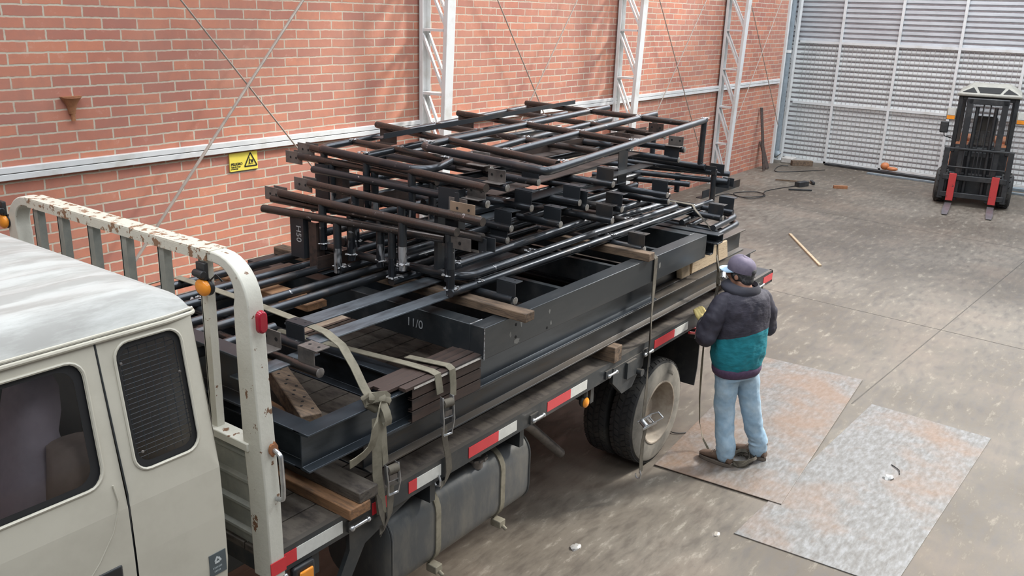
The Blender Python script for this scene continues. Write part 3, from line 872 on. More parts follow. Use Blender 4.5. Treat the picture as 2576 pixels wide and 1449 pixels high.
# seats: reclined back with winged head rest
def seat(y, nm='seat'):
    b = MB(); rings = []
    for z, x0, hw, th in ((1.22, 1.08, 0.22, 0.12), (1.45, 1.09, 0.235, 0.13), (1.65, 1.12, 0.235, 0.13), (1.80, 1.155, 0.205, 0.105), (1.88, 1.175, 0.165, 0.09), (1.94, 1.19, 0.115, 0.08), (2.01, 1.21, 0.108, 0.08), (2.10, 1.225, 0.10, 0.07), (2.15, 1.23, 0.065, 0.05)):
        x0 += 0.09
        rings.append([(x0 + th * math.copysign(abs(math.cos(a)) ** 0.7, math.cos(a)), y + hw * math.copysign(abs(math.sin(a)) ** 0.6, math.sin(a)), z) for a in [2 * math.pi * k / 20 for k in range(20)]])
    b.loft(rings)
    s = b.build(nm, M['seat'], TR, sharp=80)
    b = MB(); b.box(0.62, 1.08, y - 0.24, y + 0.24, 1.22, 1.40); b.build('seat_cushion', M['seat'], s, bevel=0.05)
    b = MB()
    rings = [[(x0 + 0.155 + 0.085 * math.cos(a), y - hw + 0.02 + 0.055 * math.sin(a), z) for a in [2 * math.pi * k / 12 for k in range(12)]] for z, x0, hw in ((1.25, 1.08, 0.22), (1.5, 1.09, 0.232), (1.7, 1.13, 0.23), (1.84, 1.165, 0.22), (1.93, 1.19, 0.19))]
    b.loft(rings); b.build('seat_bolster', M['seat_tan'], s, sharp=80)
seat(3.00); seat(4.30)
# dark sticker near the bottom rear of the cab
b = MB(); b.box(1.715, 1.790, 2.6375, 2.640, 1.255, 1.350); st = b.build('sticker', simple('slate_sticker', (0.075, 0.095, 0.105), 0.4), TR)
b = MB()
for a0 in (90, 210, 330):
    c = V((1.752, 2.6371, 1.318))
    a, d = math.radians(a0), math.radians(a0 + 120)
    p = c + V((0.017 * math.cos(a), 0, 0.017 * math.sin(a))); q = c + V((0.017 * math.cos(d), 0, 0.017 * math.sin(d)))
    b.bar(p * 0.95 + q * 0.05, p * 0.25 + q * 0.75, 0.008, 0.0015, up=(0, 1, 0))
b.build('emblem', simple('sticker_white', (0.55, 0.58, 0.58), 0.5), st)
b = MB()
for i, (w, z) in enumerate(((0.046, 1.284), (0.036, 1.268))):
    for k in range(int(w / 0.006)):
        b.box(1.752 - w / 2 + k * 0.006, 1.752 - w / 2 + k * 0.006 + 0.004, 2.6368, 2.6375, z, z + 0.007)
b.build('small_print', simple('sticker_print', (0.30, 0.34, 0.35), 0.5), st)

# headboard -----------------------------------------------------------------
HX = 2.05
def hpath(y0, y1, zt, r, n=8):
    """near foot -> over the top -> far foot, rounded shoulders, legs leaning in a little"""
    pts = []
    prof = [(y0, 1.045), (y0 + 0.005, 1.45), (y0 + 0.02, 1.70), (y0 + 0.035, 1.95), (y0 + 0.045, zt - r)]
    pts += prof
    for k in range(1, n + 1):
        a = math.pi / 2 * k / n
        pts.append((y0 + 0.045 + r * (1 - math.cos(a)), zt - r + r * math.sin(a)))
    far = [(YM - y, z) for y, z in pts[::-1]]
    return pts + far
out_ = hpath(2.665, 0, 2.455, 0.20); inn_ = []
for (y, z) in out_:
    s = 1 if y < 3.66 else -1
    # inner outline: 0.11 inside at the legs, 0.035 below the bar
    t = min(1, max(0, (z - 2.255) / 0.2)) if z > 2.255 else 0
    wl = 0.115 - 0.02 * max(0, min(1, (z - 1.7) / 0.5))
    k = math.cos(math.pi / 2 * t)
    inn_.append((y + s * wl * (1 - t) ** 0.6 if t < 1 else y, z - 0.045 * t))
b = MB(); n = len(out_)
for x in (HX - 0.012,):
    vs = []
    for (yo_, zo_), (yi_, zi_) in zip(out_, inn_):
        vs += [(HX - 0.03, yo_, zo_), (HX + 0.045, yo_, zo_), (HX + 0.045, yi_, zi_), (HX - 0.03, yi_, zi_)]
    fs = []
    for i in range(n - 1):
        for k in range(4):
            fs.append((i * 4 + k, i * 4 + (k + 1) % 4, i * 4 + 4 + (k + 1) % 4, i * 4 + 4 + k))
    fs += [(3, 2, 1, 0), tuple((n - 1) * 4 + k for k in range(4))]
    b.add(vs, fs)
hb = b.build('headboard', M['cream_rust'], TR, bevel=0.006, sharp=40)
b = MB(); b.box(HX - 0.035, HX + 0.052, 2.93, YM - 2.93, 2.447, 2.4575); b.box(HX - 0.036, HX - 0.029, 2.95, YM - 2.95, 2.412, 2.452)
b.build('rusty_top_flange', M['cream_rust_heavy'], hb)
for y in (3.005, 3.290, 3.570, 3.840, 4.105, 4.335):
    b = MB(); b.prism([(-0.022, -0.018), (0.022, -0.018), (0.022, -0.012), (-0.014, -0.012), (-0.014, 0.018), (-0.022, 0.018)], (HX, y, 1.66), (HX, y, 2.415), side=(0, 1, 0), up=(1, 0, 0))
    b.box(HX - 0.018, HX + 0.0, y + 0.016, y + 0.024, 1.66, 2.415)
    b.build('bar', M['greygreen'] if y > 3.2 else M['cream_rust'], hb)
b = MB(); b.box(HX - 0.04, HX + 0.035, 2.76, YM - 2.76, 1.635, 1.672); b.build('mid_rail', M['cream_rust'], hb, bevel=0.004)
b = MB(); prof = []
z = 1.635
for k in range(4):
    prof += [(0.0, z), (0.0, z - 0.022), (-0.016, z - 0.034), (-0.016, z - 0.046), (0.0, z - 0.062)]
    z -= 0.125
prof += [(0.0, 1.10), (0.012, 1.10), (0.012, 1.635)]
b.prism(prof, (HX, 2.75, 0), (HX, YM - 2.75, 0)); b.build('ribbed_panel', M['greygreen'], hb, sharp=25)
b = MB(); b.tube([(HX + 0.02, 2.668, 1.655), (HX + 0.02, 2.625, 1.645), (HX + 0.02, 2.618, 1.50), (HX + 0.02, 2.622, 1.44), (HX + 0.02, 2.664, 1.43)], 0.010, 10, fillet=0.02); b.build('grab_handle', M['zinc'], hb)
b = MB(); rn = random.Random(3); n_ = 16; ps_ = [(HX + 0.022 + 0.024 * (0.6 + 0.6 * rn.random()) * math.cos(2 * math.pi * k / n_), 1.655 + 0.034 * (0.6 + 0.6 * rn.random()) * math.sin(2 * math.pi * k / n_)) for k in range(n_)]
b.prism(ps_, (0, 2.6635, 0), (0, 2.675, 0)); b.build('rust_patch', M['rust'], hb)
# lamps on the headboard
def amber_lamp(y):
    b = MB(); b.box(HX - 0.05, HX - 0.03, y - 0.028, y + 0.028, 2.335, 2.405); b.tube([(HX - 0.055, y - 0.03, 2.36), (HX - 0.055, y + 0.03, 2.36)], 0.016, 10)
    l = b.build('amber_lamp_bracket', M['black'], hb, bevel=0.003)
    b = MB(); b.ball((HX - 0.045, y - 0.004, 2.302), 0.020, 0.046, 0.036, 16); b.build('lens', M['amber'], l)
    b = MB(); b.ball((HX - 0.026, y - 0.004, 2.302), 0.018, 0.048, 0.038, 16); b.build('housing', M['black'], l)
    b = MB(); b.tube([(HX - 0.03, y - 0.03, 2.33), (HX - 0.02, y - 0.06, 2.36), (HX + 0.0, y - 0.07, 2.33)], 0.004, 6); b.build('wire', M['black'], l)
amber_lamp(2.975); amber_lamp(4.345 + 0.28)
b = MB(); pts = []
for s, cz in ((1, 2.235), (-1, 2.185)):
    for k in range(9):
        a = math.pi * k / 8 + (0 if s > 0 else math.pi)
        pts.append((0.024 * math.cos(a), cz + 0.024 * math.sin(a)))
b.add([(HX + 0.005 + x, 2.69, z) for x, z in pts] + [(HX + 0.005 + x * 0.85, 2.665, 2.21 + (z - 2.21) * 0.9) for x, z in pts],
      [tuple(range(18)), tuple(range(18, 36))[::-1]] + [(i, (i + 1) % 18, 18 + (i + 1) % 18, 18 + i) for i in range(18)])
b.build('red_marker_lamp', M['redlens'], hb, bevel=0.006)

# bed -----------------------------------------------------------------------
BX0, BX1 = 2.032, 7.85
bed = MB()
nb = 12
for i in range(nb):
    y0 = 2.70 + i * (1.92 / nb); bed.box(BX0, BX1 - 0.02, y0, y0 + 1.92 / nb - 0.008, 1.125, 1.160)
bed = bed.build('bed_deck', M['wood_dark'], TR, bevel=0.003)
for y in (BY0, YM - BY0):
    s = 1 if y < 3.66 else -1
    b = MB(); b.prism([(0, 1.05), (0, 1.165), (s * 0.03, 1.165), (s * 0.03, 1.155), (s * 0.006, 1.155), (s * 0.006, 1.06), (s * 0.03, 1.06), (s * 0.03, 1.05)], (BX0, y, 0), (BX1, y, 0), side=(0, 1, 0))
    sr = b.build('side_rail', M['chassis'], TR)
    if s > 0:
        for x0, x1, c in ((2.018, 2.098, 'redtape'), (2.098, 2.17, 'redtape'), (2.17, 2.44, 'whitetape'), (2.63, 2.76, 'redtape'), (2.885, 2.945, 'redtape'), (2.945, 3.13, 'whitetape'), (3.36, 3.625, 'redtape'), (3.625, 3.80, 'whitetape'),
                          (4.115, 4.375, 'redtape'), (4.375, 4.57, 'whitetape'), (5.50, 5.82, 'redtape'), (5.82, 6.05, 'whitetape'), (7.62, 7.84, 'redtape')):
            b = MB(); yt = y if x0 > 2.05 else 2.664
            b.box(x0, x1, yt - 0.003, yt + 0.001, 1.075, 1.138); b.build('reflective_tape', M[c], sr)
        for x in (2.52, 3.98, 4.85, 5.36, 7.5):
            b = MB(); b.box(x - 0.05, x + 0.03, y - 0.010, y, 1.062, 1.12); b.build('cleat_plate', M['chassis'], sr)
            b = MB(); b.tube([(x - 0.045, y - 0.028, 1.092), (x + 0.055, y - 0.028, 1.092)], 0.008, 10); b.ball((x - 0.045, y - 0.028, 1.092), 0.015); b.ball((x + 0.058, y - 0.028, 1.092), 0.014); b.build('cleat_pin', M['zinc'], sr)
b = MB(); b.box(BX1 - 0.03, BX1, BY0, YM - BY0, 1.05, 1.165); b.build('rear_rail', M['chassis'], TR, bevel=0.004)
b = MB(); b.box(BX1 - 0.35, BX1 - 0.03, BY0 + 0.03, YM - BY0 - 0.03, 1.160, 1.166); b.build('rear_deck_plate', M['plate'], TR)
b = MB(); b.box(BX0, BX0 + 0.04, BY0, YM - BY0, 1.05, 1.125); b.build('front_rail', M['chassis'], TR)
b = MB(); b.box(0.2, 7.7, 3.26, 3.34, 0.72, 0.92); b.box(0.2, 7.7, YM - 3.34, YM - 3.26, 0.72, 0.92); b.build('chassis_rails', M['chassis'], TR, bevel=0.005)
for x in (2.3, 3.1, 3.9, 4.7, 5.5, 6.3, 7.1, 7.7):
    b = MB(); b.prism([(-0.02, 0.92), (0.02, 0.92), (0.02, 1.125), (-0.02, 1.125)], (x, 2.71, 0), (x, 4.61, 0), side=(1, 0, 0)); b.build('cross_bearer', M['chassis'], TR)
# front corner: lamp, brace
b = MB(); b.box(2.14, 2.26, 2.662, 2.70, 0.90, 1.045); fl = b.build('side_lamp', M['black'], TR, bevel=0.012)
b = MB(); b.box(2.165, 2.240, 2.650, 2.664, 0.925, 1.020); b.build('lens', M['amber'], fl, bevel=0.014)
b = MB(); b.ball((2.10, 2.678, 1.03), 0.016); b.build('mount_bolt', M['zinc'], fl)
b = MB()
b.prism([(2.50, 1.05), (2.98, 1.05), (2.60, 0.93), (2.50, 0.78), (2.33, 0.66), (2.20, 0.62), (2.20, 0.66), (2.32, 0.71), (2.44, 0.83), (2.50, 0.94)], (0, 2.70, 0), (0, 2.725, 0)); b.build('fender_bracket', M['chassis'], TR)
# fuel tank
tk = MB(); prof = []
for sy, sz, a0 in ((1, 1, 0), (-1, 1, 90), (-1, -1, 180), (1, -1, 270)):
    for k in range(7):
        a = math.radians(a0 + 90 * k / 6); r = 0.13
        prof.append((2.975 + sy * (0.235 - r) + r * math.cos(a), 0.70 + sz * (0.235 - r) + r * math.sin(a)))
rings = []
for x, s in ((2.80, 0.90), (2.815, 0.99), (2.83, 1.0), (4.03, 1.0), (4.045, 0.99), (4.055, 0.92)):
    rings.append([(x, 2.975 + (y - 2.975) * s, 0.70 + (z - 0.70) * s) for y, z in prof])
tk.loft(rings); tk = tk.build('fuel_tank', M['tank'], TR, sharp=40)
for x in (2.826, 4.036):
    b = MB(); b.tube([(x, 2.975 + (y - 2.975) * 1.005, 0.70 + (z - 0.70) * 1.005) for y, z in prof], 0.006, 6, closed=True); b.build('end_seam', M['tank'], tk)
for x in (3.18, 3.76):
    b = MB(); n = len(prof)
    b.add([(xx, 2.975 + (y - 2.975) * s, 0.70 + (z - 0.70) * s) for s in (1.0, 1.03) for xx in (x - 0.02, x + 0.02) for y, z in prof],
          [(a * n + i, a * n + (i + 1) % n, c * n + (i + 1) % n, c * n + i) for a, c in ((0, 1), (1, 3), (3, 2), (2, 0)) for i in range(n)])
    ts = b.build('tank_strap', M['strap'], tk)
    b = MB(); b.box(x - 0.028, x + 0.028, 2.728, 2.80, 0.43, 0.475); b.tube([(x, 2.73, 0.44), (x, 2.70, 0.425)], 0.012, 8); b.build('strap_foot', M['strap'], ts, bevel=0.008)
b = MB(); b.lathe([(0.89, 0.040), (0.940, 0.040), (0.942, 0.062), (0.957, 0.062), (0.963, 0.030), (0.970, 0.026), (0.977, 0.012)], (3.58, 2.80, 0), 'Z', 24)
for k in range(12):
    a = math.pi * k / 6; b.ball((3.58 + 0.060 * math.cos(a), 2.80 + 0.060 * math.sin(a), 0.950), 0.009, seg=8)
b.build('filler_cap', M['bracket'], tk)
b = MB(); b.tube([(4.30, 3.12, 0.86), (4.565, 3.10, 0.666), (4.968, 3.10, 0.303)], 0.035, 16); b.build('exhaust_pipe', M['bracket'], TR)
# marker lamp under the rail and bracket over the wheel
b = MB(); b.tube([(4.62, 2.72, 1.04), (4.62, 2.72, 0.99)], 0.02, 10); b.ball((4.62, 2.728, 0.955), 0.038, 0.026, 0.04); ml = b.build('marker_lamp', M['chassis'], TR)
b = MB(); b.ball((4.62, 2.708, 0.95), 0.034, 0.018, 0.036); b.build('lens', M['amber'], ml)
b = MB(); b.prism([(4.90, 1.11), (5.33, 1.11), (5.33, 1.0), (5.25, 0.96), (5.18, 0.885), (5.04, 0.88), (4.96, 0.95), (4.90, 1.0)], (0, 2.672, 0), (0, 2.70, 0)); b.box(5.07, 5.20, 2.655, 2.675, 0.98, 1.10)
b.tube([(5.24, 2.67, 0.985), (5.24, 2.625, 0.985)], [0.02, 0.028], 12)
b.build('stake_pocket', M['chassis'], TR)
b = MB(); rows = [(6.34, 1.05), (6.36, 0.85), (6.36, 0.65), (6.33, 0.50)]
b.add([(x, y, z) for x, z in rows for y in (2.70, 3.28)] + [(x + 0.012, y, z) for x, z in rows for y in (2.70, 3.28)], [(i * 2, i * 2 + 1, i * 2 + 3, i * 2 + 2) for i in range(3)] + [(8 + i * 2, 8 + i * 2 + 2, 8 + i * 2 + 3, 8 + i * 2 + 1) for i in range(3)] + [(i * 2, i * 2 + 2, i * 2 + 10, i * 2 + 8) for i in range(3)])
b.build('mud_flap', M['rubber'], TR)
b = MB(); b.tube([(6.16, 2.70, 1.045), (6.24, 2.66, 1.04), (6.30, 2.68, 1.03)], 0.008, 8); b.tube([(6.05, 2.66, 1.05), (6.12, 2.64, 1.03), (6.20, 2.66, 1.035)], 0.012, 8); b.build('red_hose', simple('red_hose', (0.35, 0.03, 0.03), 0.4), TR)

# wheels
def tyre(c, out, front=False):
    """out = -1: outer face towards -y"""
    R_, W = 0.425, 0.205
    x, y, z = c
    b = MB()
    prof = [(-0.5, 0.60), (-0.52, 0.72), (-0.50, 0.88), (-0.43, 0.965), (-0.36, 0.985), (0.36, 0.985), (0.43, 0.965), (0.50, 0.88), (0.52, 0.72), (0.5, 0.60)]
    b.lathe([(o * W, r * R_) for o, r in prof], c, 'Y', 56, caps=False)
    w = b.build('wheel', M['rubber'], TR, sharp=50)
    # tread blocks in zigzag rows
    b = MB()
    nT = 46
    for k in range(nT):
        for row, (o0, o1) in enumerate(((-0.43, -0.27), (-0.22, -0.04), (0.04, 0.22), (0.27, 0.43))):
            a = 2 * math.pi * (k + (0.5 if row % 2 else 0)) / nT
            vs = []
            for oo in (o0, o1):
                for da in (-0.40, 0.40):
                    aa = a + da * 2 * math.pi / nT + (0.022 if oo == o1 else -0.022) * (1 if row % 2 else -1)
                    for r in (0.975 * R_, 1.0 * R_):
                        sh = 0.988 if (row in (0, 3) and abs(oo) > 0.4 and r > 0.98 * R_) else 1
                        vs.append((x + r * sh * math.cos(aa), y + oo * W, z + r * sh * math.sin(aa)))
            b.add(vs, [(0, 1, 3, 2), (4, 6, 7, 5), (0, 4, 5, 1), (2, 3, 7, 6), (1, 5, 7, 3)])
    b.build('tread', M['rubber'], w)
    b = MB()
    b.lathe([(out * W * 0.535, 0.60 * R_), (out * W * 0.545, 0.72 * R_), (out * W * 0.525, 0.87 * R_), (out * W * 0.48, 0.93 * R_), (out * W * 0.44, 0.93 * R_)], c, 'Y', 56, caps=False)
    for k in range(5):                                  # moulded size letters as raised dashes
        a = 0.95 + k * 0.07; b.box(x + 0.78 * R_ * math.cos(a) - 0.008, x + 0.78 * R_ * math.cos(a) + 0.006, y + out * W * 0.553 - 0.002, y + out * W * 0.553 + 0.002, z + 0.78 * R_ * math.sin(a) - 0.012, z + 0.78 * R_ * math.sin(a) + 0.012)
    b.build('sidewall', M['sidewall'], w, sharp=60)
    b = MB(); s = out * W
    b.lathe([(s * 0.50, 0.605 * R_), (s * 0.56, 0.60 * R_), (s * 0.56, 0.575 * R_), (s * 0.42, 0.555 * R_), (s * 0.10, 0.54 * R_), (s * -0.35, 0.50 * R_), (s * -0.45, 0.44 * R_), (s * -0.30, 0.30 * R_), (s * -0.28, 0.22 * R_), (s * 0.05, 0.20 * R_), (s * 0.08, 0.10 * R_), (s * 0.08, 0.001)], c, 'Y', 56, caps=False)
    rm = b.build('rim', M['rim'], w, sharp=50)
    return w
for yy, o in ((2.86, -1), (3.09, 1), (YM - 2.86, 1), (YM - 3.09, -1)):
    tyre((5.82, yy, 0.43), o)
for yy, o in ((2.83, -1), (YM - 2.83, 1)):
    tyre((0.95, yy, 0.43), o)
b = MB(); b.tube([(5.82, 3.1, 0.43), (5.82, 4.2, 0.43)], 0.06, 14); b.ball((5.82, 3.66, 0.43), 0.17); b.tube([(0.95, 2.9, 0.43), (0.95, 4.4, 0.43)], 0.05, 12)
b.build('axle', M['chassis'], TR)
# ---------------------------------------------------------------- the load: timbers
def timber(p0, p1, w, h, mat, label, group=None, name='timber'):
    b = MB(); b.bar(p0, p1, w, h)
    return tag(b.build(name, mat, bevel=0.005), label, 'timber', group)
timber((2.50, 2.62, 1.1875), (2.52, 4.45, 1.1875), .13, .055, M['wood_orange'], 'orange brown timber lying on the truck bed at its front, lowest of two')
timber((2.56, 2.625, 1.2425), (2.58, 4.45, 1.2425), .12, .055, M['wood_dark'], 'dark timber on top of the orange one at the front of the truck bed')
timber((4.92, 2.655, 1.215), (4.92, 4.50, 1.215), .10, .11, M['wood_old'], 'square timber block end jutting from under the beams above the stake pocket')
timber((6.9, 2.80, 1.215), (6.9, 4.50, 1.215), .10, .11, M['wood_old'], 'hidden rear timber under the lowest beam frame near the back of the bed')
# timbers on the box frame
timber((3.70, 2.545, 1.828), (3.70, 4.60, 1.828), .085, .052, M['wood_old'], 'weathered brown timber across the box frame, its jutting end nearest the headboard')
timber((5.25, 2.63, 1.828), (5.25, 4.60, 1.828), .080, .055, M['wood_old'], 'square cut timber across the box frame beside the hanging strap')
# packing timbers inside the front I-beam frame
b = MB(); b.bar((2.465, 2.89, 1.55), (2.87, 3.74, 1.55), .10, .10); t = b.build('drilled_timber', M['wood_old'], bevel=0.006)
tag(t, 'thick timber full of drilled holes lying slanted inside the front beam frame', 'timber')
d = (V((2.87, 3.74, 0)) - V((2.465, 2.89, 0))).normalized(); s_ = V((d.y, -d.x, 0))
for k in range(16):
    u = 0.06 + k * 0.047; o = (0.022 if k % 3 == 0 else -0.018 if k % 3 == 1 else 0.0)
    c = V((2.465, 2.89, 1.6005)) + d * u + s_ * o
    b = MB(); b.tube([c, c + V((0, 0, 0.001))], 0.0075, 10); b.build('drill_hole', M['hole'], t)
timber((2.475, 2.90, 1.467), (2.58, 3.75, 1.467), .12, .06, M['wood_orange'], 'broad brown timber lying beneath the drilled timber in the front beam frame')
timber((3.10, 3.55, 1.815), (3.12, 4.50, 1.815), .14, .04, M['wood_orange'], 'brown plank lying under the long pipes in front of the box frame')
# pale packing blocks in the rear I-beam
def block(x0, x1, z0, z1, y, label, lean=0.0):
    b = MB(); b.add([(x0, y, z0), (x1, y, z0), (x1 + lean, y, z1), (x0 + lean, y, z1), (x0, y + .05, z0), (x1, y + .05, z0), (x1 + lean, y + .05, z1), (x0 + lean, y + .05, z1)],
                    [(0, 1, 2, 3), (7, 6, 5, 4), (0, 4, 5, 1), (3, 2, 6, 7), (0, 3, 7, 4), (1, 5, 6, 2)])
    tag(b.build('packing_block', M['wood_pale'], bevel=0.006), label, 'wood block', 'pale packing blocks in the web of the rear beam')
block(6.28, 6.76, 1.446, 1.602, 2.79, 'long pale packing plank in the side of the rear beam behind the man')
block(6.79, 6.98, 1.446, 1.602, 2.785, 'short pale packing block at the right end of the long pale plank', -0.05)
block(6.10, 6.24, 1.446, 1.602, 2.785, 'small pale packing block left of the long pale plank, under the strap', -0.03)

# ---------------------------------------------------------------- the load: beam frames
def ibeam(p0, p1, w, h, name, mat, parent, tf=0.010, tw=0.008, kind='I'):
    """p0,p1 = centre line of the bottom; rolled section standing upright"""
    p0 = V(p0); p1 = V(p1); d = (p1 - p0).normalized(); s = V((-d.y, d.x, 0))
    if kind == 'I':
        a = w / 2; c = tw / 2
        poly = [(-a, 0), (a, 0), (a, tf), (c, tf + .006), (c, h - tf - .006), (a, h - tf), (a, h), (-a, h), (-a, h - tf), (-c, h - tf - .006), (-c, tf + .006), (-a, tf)]
    elif kind == 'C':
        poly = [(-w / 2, 0), (w / 2, 0), (w / 2, tf), (-w / 2 + tw, tf), (-w / 2 + tw, h - tf), (w / 2, h - tf), (w / 2, h), (-w / 2, h)]
    else:
        poly = [(-w / 2, 0), (w / 2, 0), (w / 2, h), (-w / 2, h)]
    b = MB(); b.prism(poly, p0, p1, side=s, up=(0, 0, 1))
    return b.build(name, mat, parent, bevel=0.0025 if kind != 'B' else 0.004)
def frame(label, x0, x1, y0, y1, z, w, h, mat, crosses, kind='I', group=None, name='beam_frame', cat='beam frame'):
    t = thing(name, label, cat, ((x0 + x1) / 2, (y0 + y1) / 2, z), group)
    ibeam((x0, y0 + w / 2, z), (x1, y0 + w / 2, z), w, h, 'long_beam', mat, t, kind=kind)
    ibeam((x0, y1 - w / 2, z), (x1, y1 - w / 2, z), w, h, 'long_beam', mat, t, kind=kind)
    for x in [x0 + w / 2, x1 - w / 2] + crosses:
        q = w * (0.985 if kind == 'B' else 0.55)
        ibeam((x, y0 + q, z + 0.0002), (x, y1 - q, z + 0.0002), w, h - 0.0004, 'cross_beam', mat, t, kind=kind)
    return t
FG = 'steel beam frames stacked on the truck bed'
frame('lowest I-beam frame on the truck bed, running the whole length to behind the man', 2.66, 7.44, 2.715, 4.60, 1.27, .10, .160, M['beam'], [4.2, 5.8], group=FG)
f1 = frame('front I-beam frame with bright top flange at the corner beside the truck headboard', 2.29, 5.55, 2.715, 4.58, 1.431, .10, .185, M['blue_beam'], [3.05, 4.3], group=FG)
f2 = frame('rear I-beam frame holding pale wood blocks in its side behind the man', 5.62, 7.36, 2.80, 4.58, 1.431, .10, .187, M['beam'], [6.5], group=FG)
bx = frame('topmost dark box section frame with welded corner, lying over the I-beam frames', 3.46, 6.22, 2.665, 4.62, 1.620, .10, .180, M['box'], [], kind='B', group=FG, name='box_frame', cat='box frame')
for x in (4.35, 5.0, 5.6):
    b = MB(); b.box(x - 0.02, x + 0.02, 2.77, 4.51, 1.64, 1.79); b.build('inner_rib', M['box'], bx)
# bolt holes and paint scrapes on the outer faces
def spot(x, z, y, r, parent, mat, nm, rz=None):
    b = MB(); rn = random.Random(int(x * 1000 + z * 777)); n_ = 14; k0 = 0.5 if nm == 'scrape' else 0.0
    b.prism([(x + r * (1 - k0 * rn.random()) * math.cos(2 * math.pi * k / n_), z + (rz or r) * (1 - k0 * rn.random()) * math.sin(2 * math.pi * k / n_)) for k in range(n_)], (0, y - 0.0003, 0), (0, y + 0.001, 0)); b.build(nm, mat, parent)
scr = simple('primer_scrape', (0.19, 0.19, 0.18), 0.6, scale=30)
for x, z in ((3.74, 1.745), (3.74, 1.672), (4.05, 1.640), (5.42, 1.745), (5.42, 1.69)):
    spot(x, z, 2.6642, 0.009, bx, M['hole'], 'bolt_hole')
for x, z, rx, rz in ((3.79, 1.742, .012, .028), (3.69, 1.70, .012, .020), (3.75, 1.645, .035, .022), (4.07, 1.735, .010, .016), (4.09, 1.66, .010, .018), (5.45, 1.72, .014, .035)):
    spot(x, z, 2.6648, rx, bx, scr, 'scrape', rz)
b = MB(); b.box(3.4575, 3.4605, 2.664, 2.668, 1.62, 1.80); b.box(3.46, 3.565, 2.760, 2.768, 1.7995, 1.8015); b.build('weld_seam', M['weld'], bx)
text_mesh('chalk_mark', '11/0', 0.07, simple('chalk', (0.35, 0.37, 0.38), 0.9), bx, (3.456, 3.22, 1.69), (math.radians(90), 0, math.radians(-90)), 0.0005)
# channel across, behind the box frame
t = thing('steel_channel', 'short dark channel laid across behind the box frame under the round railing ends', 'steel channel', (6.36, 3.3, 1.70))
ibeam((6.33, 2.60, 1.72), (6.33, 4.2, 1.72), .10, .075, 'channel', M['plate'], t, kind='C')
ibeam((6.33, 2.66, 1.62), (6.33, 4.2, 1.62), .06, .10, 'packing', M['plate'], t, kind='C')
# dark upright channel at the headboard
t = thing('deep_channel', 'deep dark channel standing across the load just behind the headboard post', 'steel channel', (2.24, 3.5, 1.66))
ibeam((2.22, 3.02, 1.70), (2.22, 4.1, 1.70), .09, .24, 'channel', M['plate'], t, kind='C', tf=.012)
ibeam((2.27, 3.1, 1.616), (2.27, 4.1, 1.616), .08, .08, 'packing', M['plate'], t, kind='C')
# short I-beam behind, far side at the front
t = thing('short_beam', 'short dark I-beam piece lying across under the pipes at the wall side', 'steel beam', (3.2, 4.25, 1.62))
ibeam((2.95, 4.25, 1.62), (3.55, 4.25, 1.62), .14, .20, 'beam', M['beam'], t)
# bundle of brown bars at the near edge of the front frame
BG = 'bundle of brown flat bars strapped to the near side of the front beam frame'
for i, (y, z, h, x0) in enumerate(((2.705, 1.638, .018, 2.87), (2.757, 1.640, .018, 2.78), (2.808, 1.638, .018, 2.80), (2.858, 1.634, .018, 2.76))):
    b = MB(); b.bar((x0, y, z), (3.50, y + 0.004, z), .047, h)
    tag(b.build('brown_bar', M['rusty'], bevel=0.002), ('rust brown flat bar on top of the bundle, outermost of the four', 'rust brown flat bar on top of the bundle, second from the outside edge', 'rust brown flat bar on top of the bundle, third from the outside edge', 'rust brown flat bar on top of the bundle, innermost and farthest from the ratchets')[i], 'steel bar', BG)
for i, (z, lab) in enumerate(((1.598, 'upper'), (1.535, 'middle'), (1.472, 'lowest'))):
    t = thing('brown_channel', 'rust brown channel in the side of the strapped bundle, the %s of three' % lab, 'steel channel', (3.25, 2.70, z - .028), BG)
    b = MB(); b.prism([(0, -.028), (0.03, -.028), (0.03, -.024), (0.004, -.024), (0.004, .024), (0.03, .024), (0.03, .028), (0, .028)], (2.93, 2.694, z), (3.47, 2.694, z), side=(0, 1, 0)); b.build('channel', M['rusty'], t, bevel=0.001)
b = MB(); b.bar((2.93, 2.684, 1.631), (3.62, 2.684, 1.631), .006, .012); tag(b.build('bright_rod', M['zinc']), 'bright thin edge rod along the top of the strapped bundle', 'steel rod')

# ---------------------------------------------------------------- the load: flat bars and railings
def flat(p0, p1, w, label, mat='flat', t_=0.008):
    b = MB(); b.bar(p0, p1, w, t_); return tag(b.build('flat_bar', M[mat], bevel=0.001), label, 'flat bar', 'flat bars lying along the load')
flat((2.70, 3.285, 1.872), (4.6, 3.29, 1.872), .115, 'blue grey flat bar behind the strap, farther of the two long ones')
flat((2.63, 3.055, 1.872), (6.75, 3.02, 1.872), .100, 'blue grey flat bar under the loose strap, nearer of the two long ones')
flat((2.22, 3.09, 1.80), (2.66, 3.09, 1.80), .10, 'short flat bar end behind the headboard post, under the bracket')

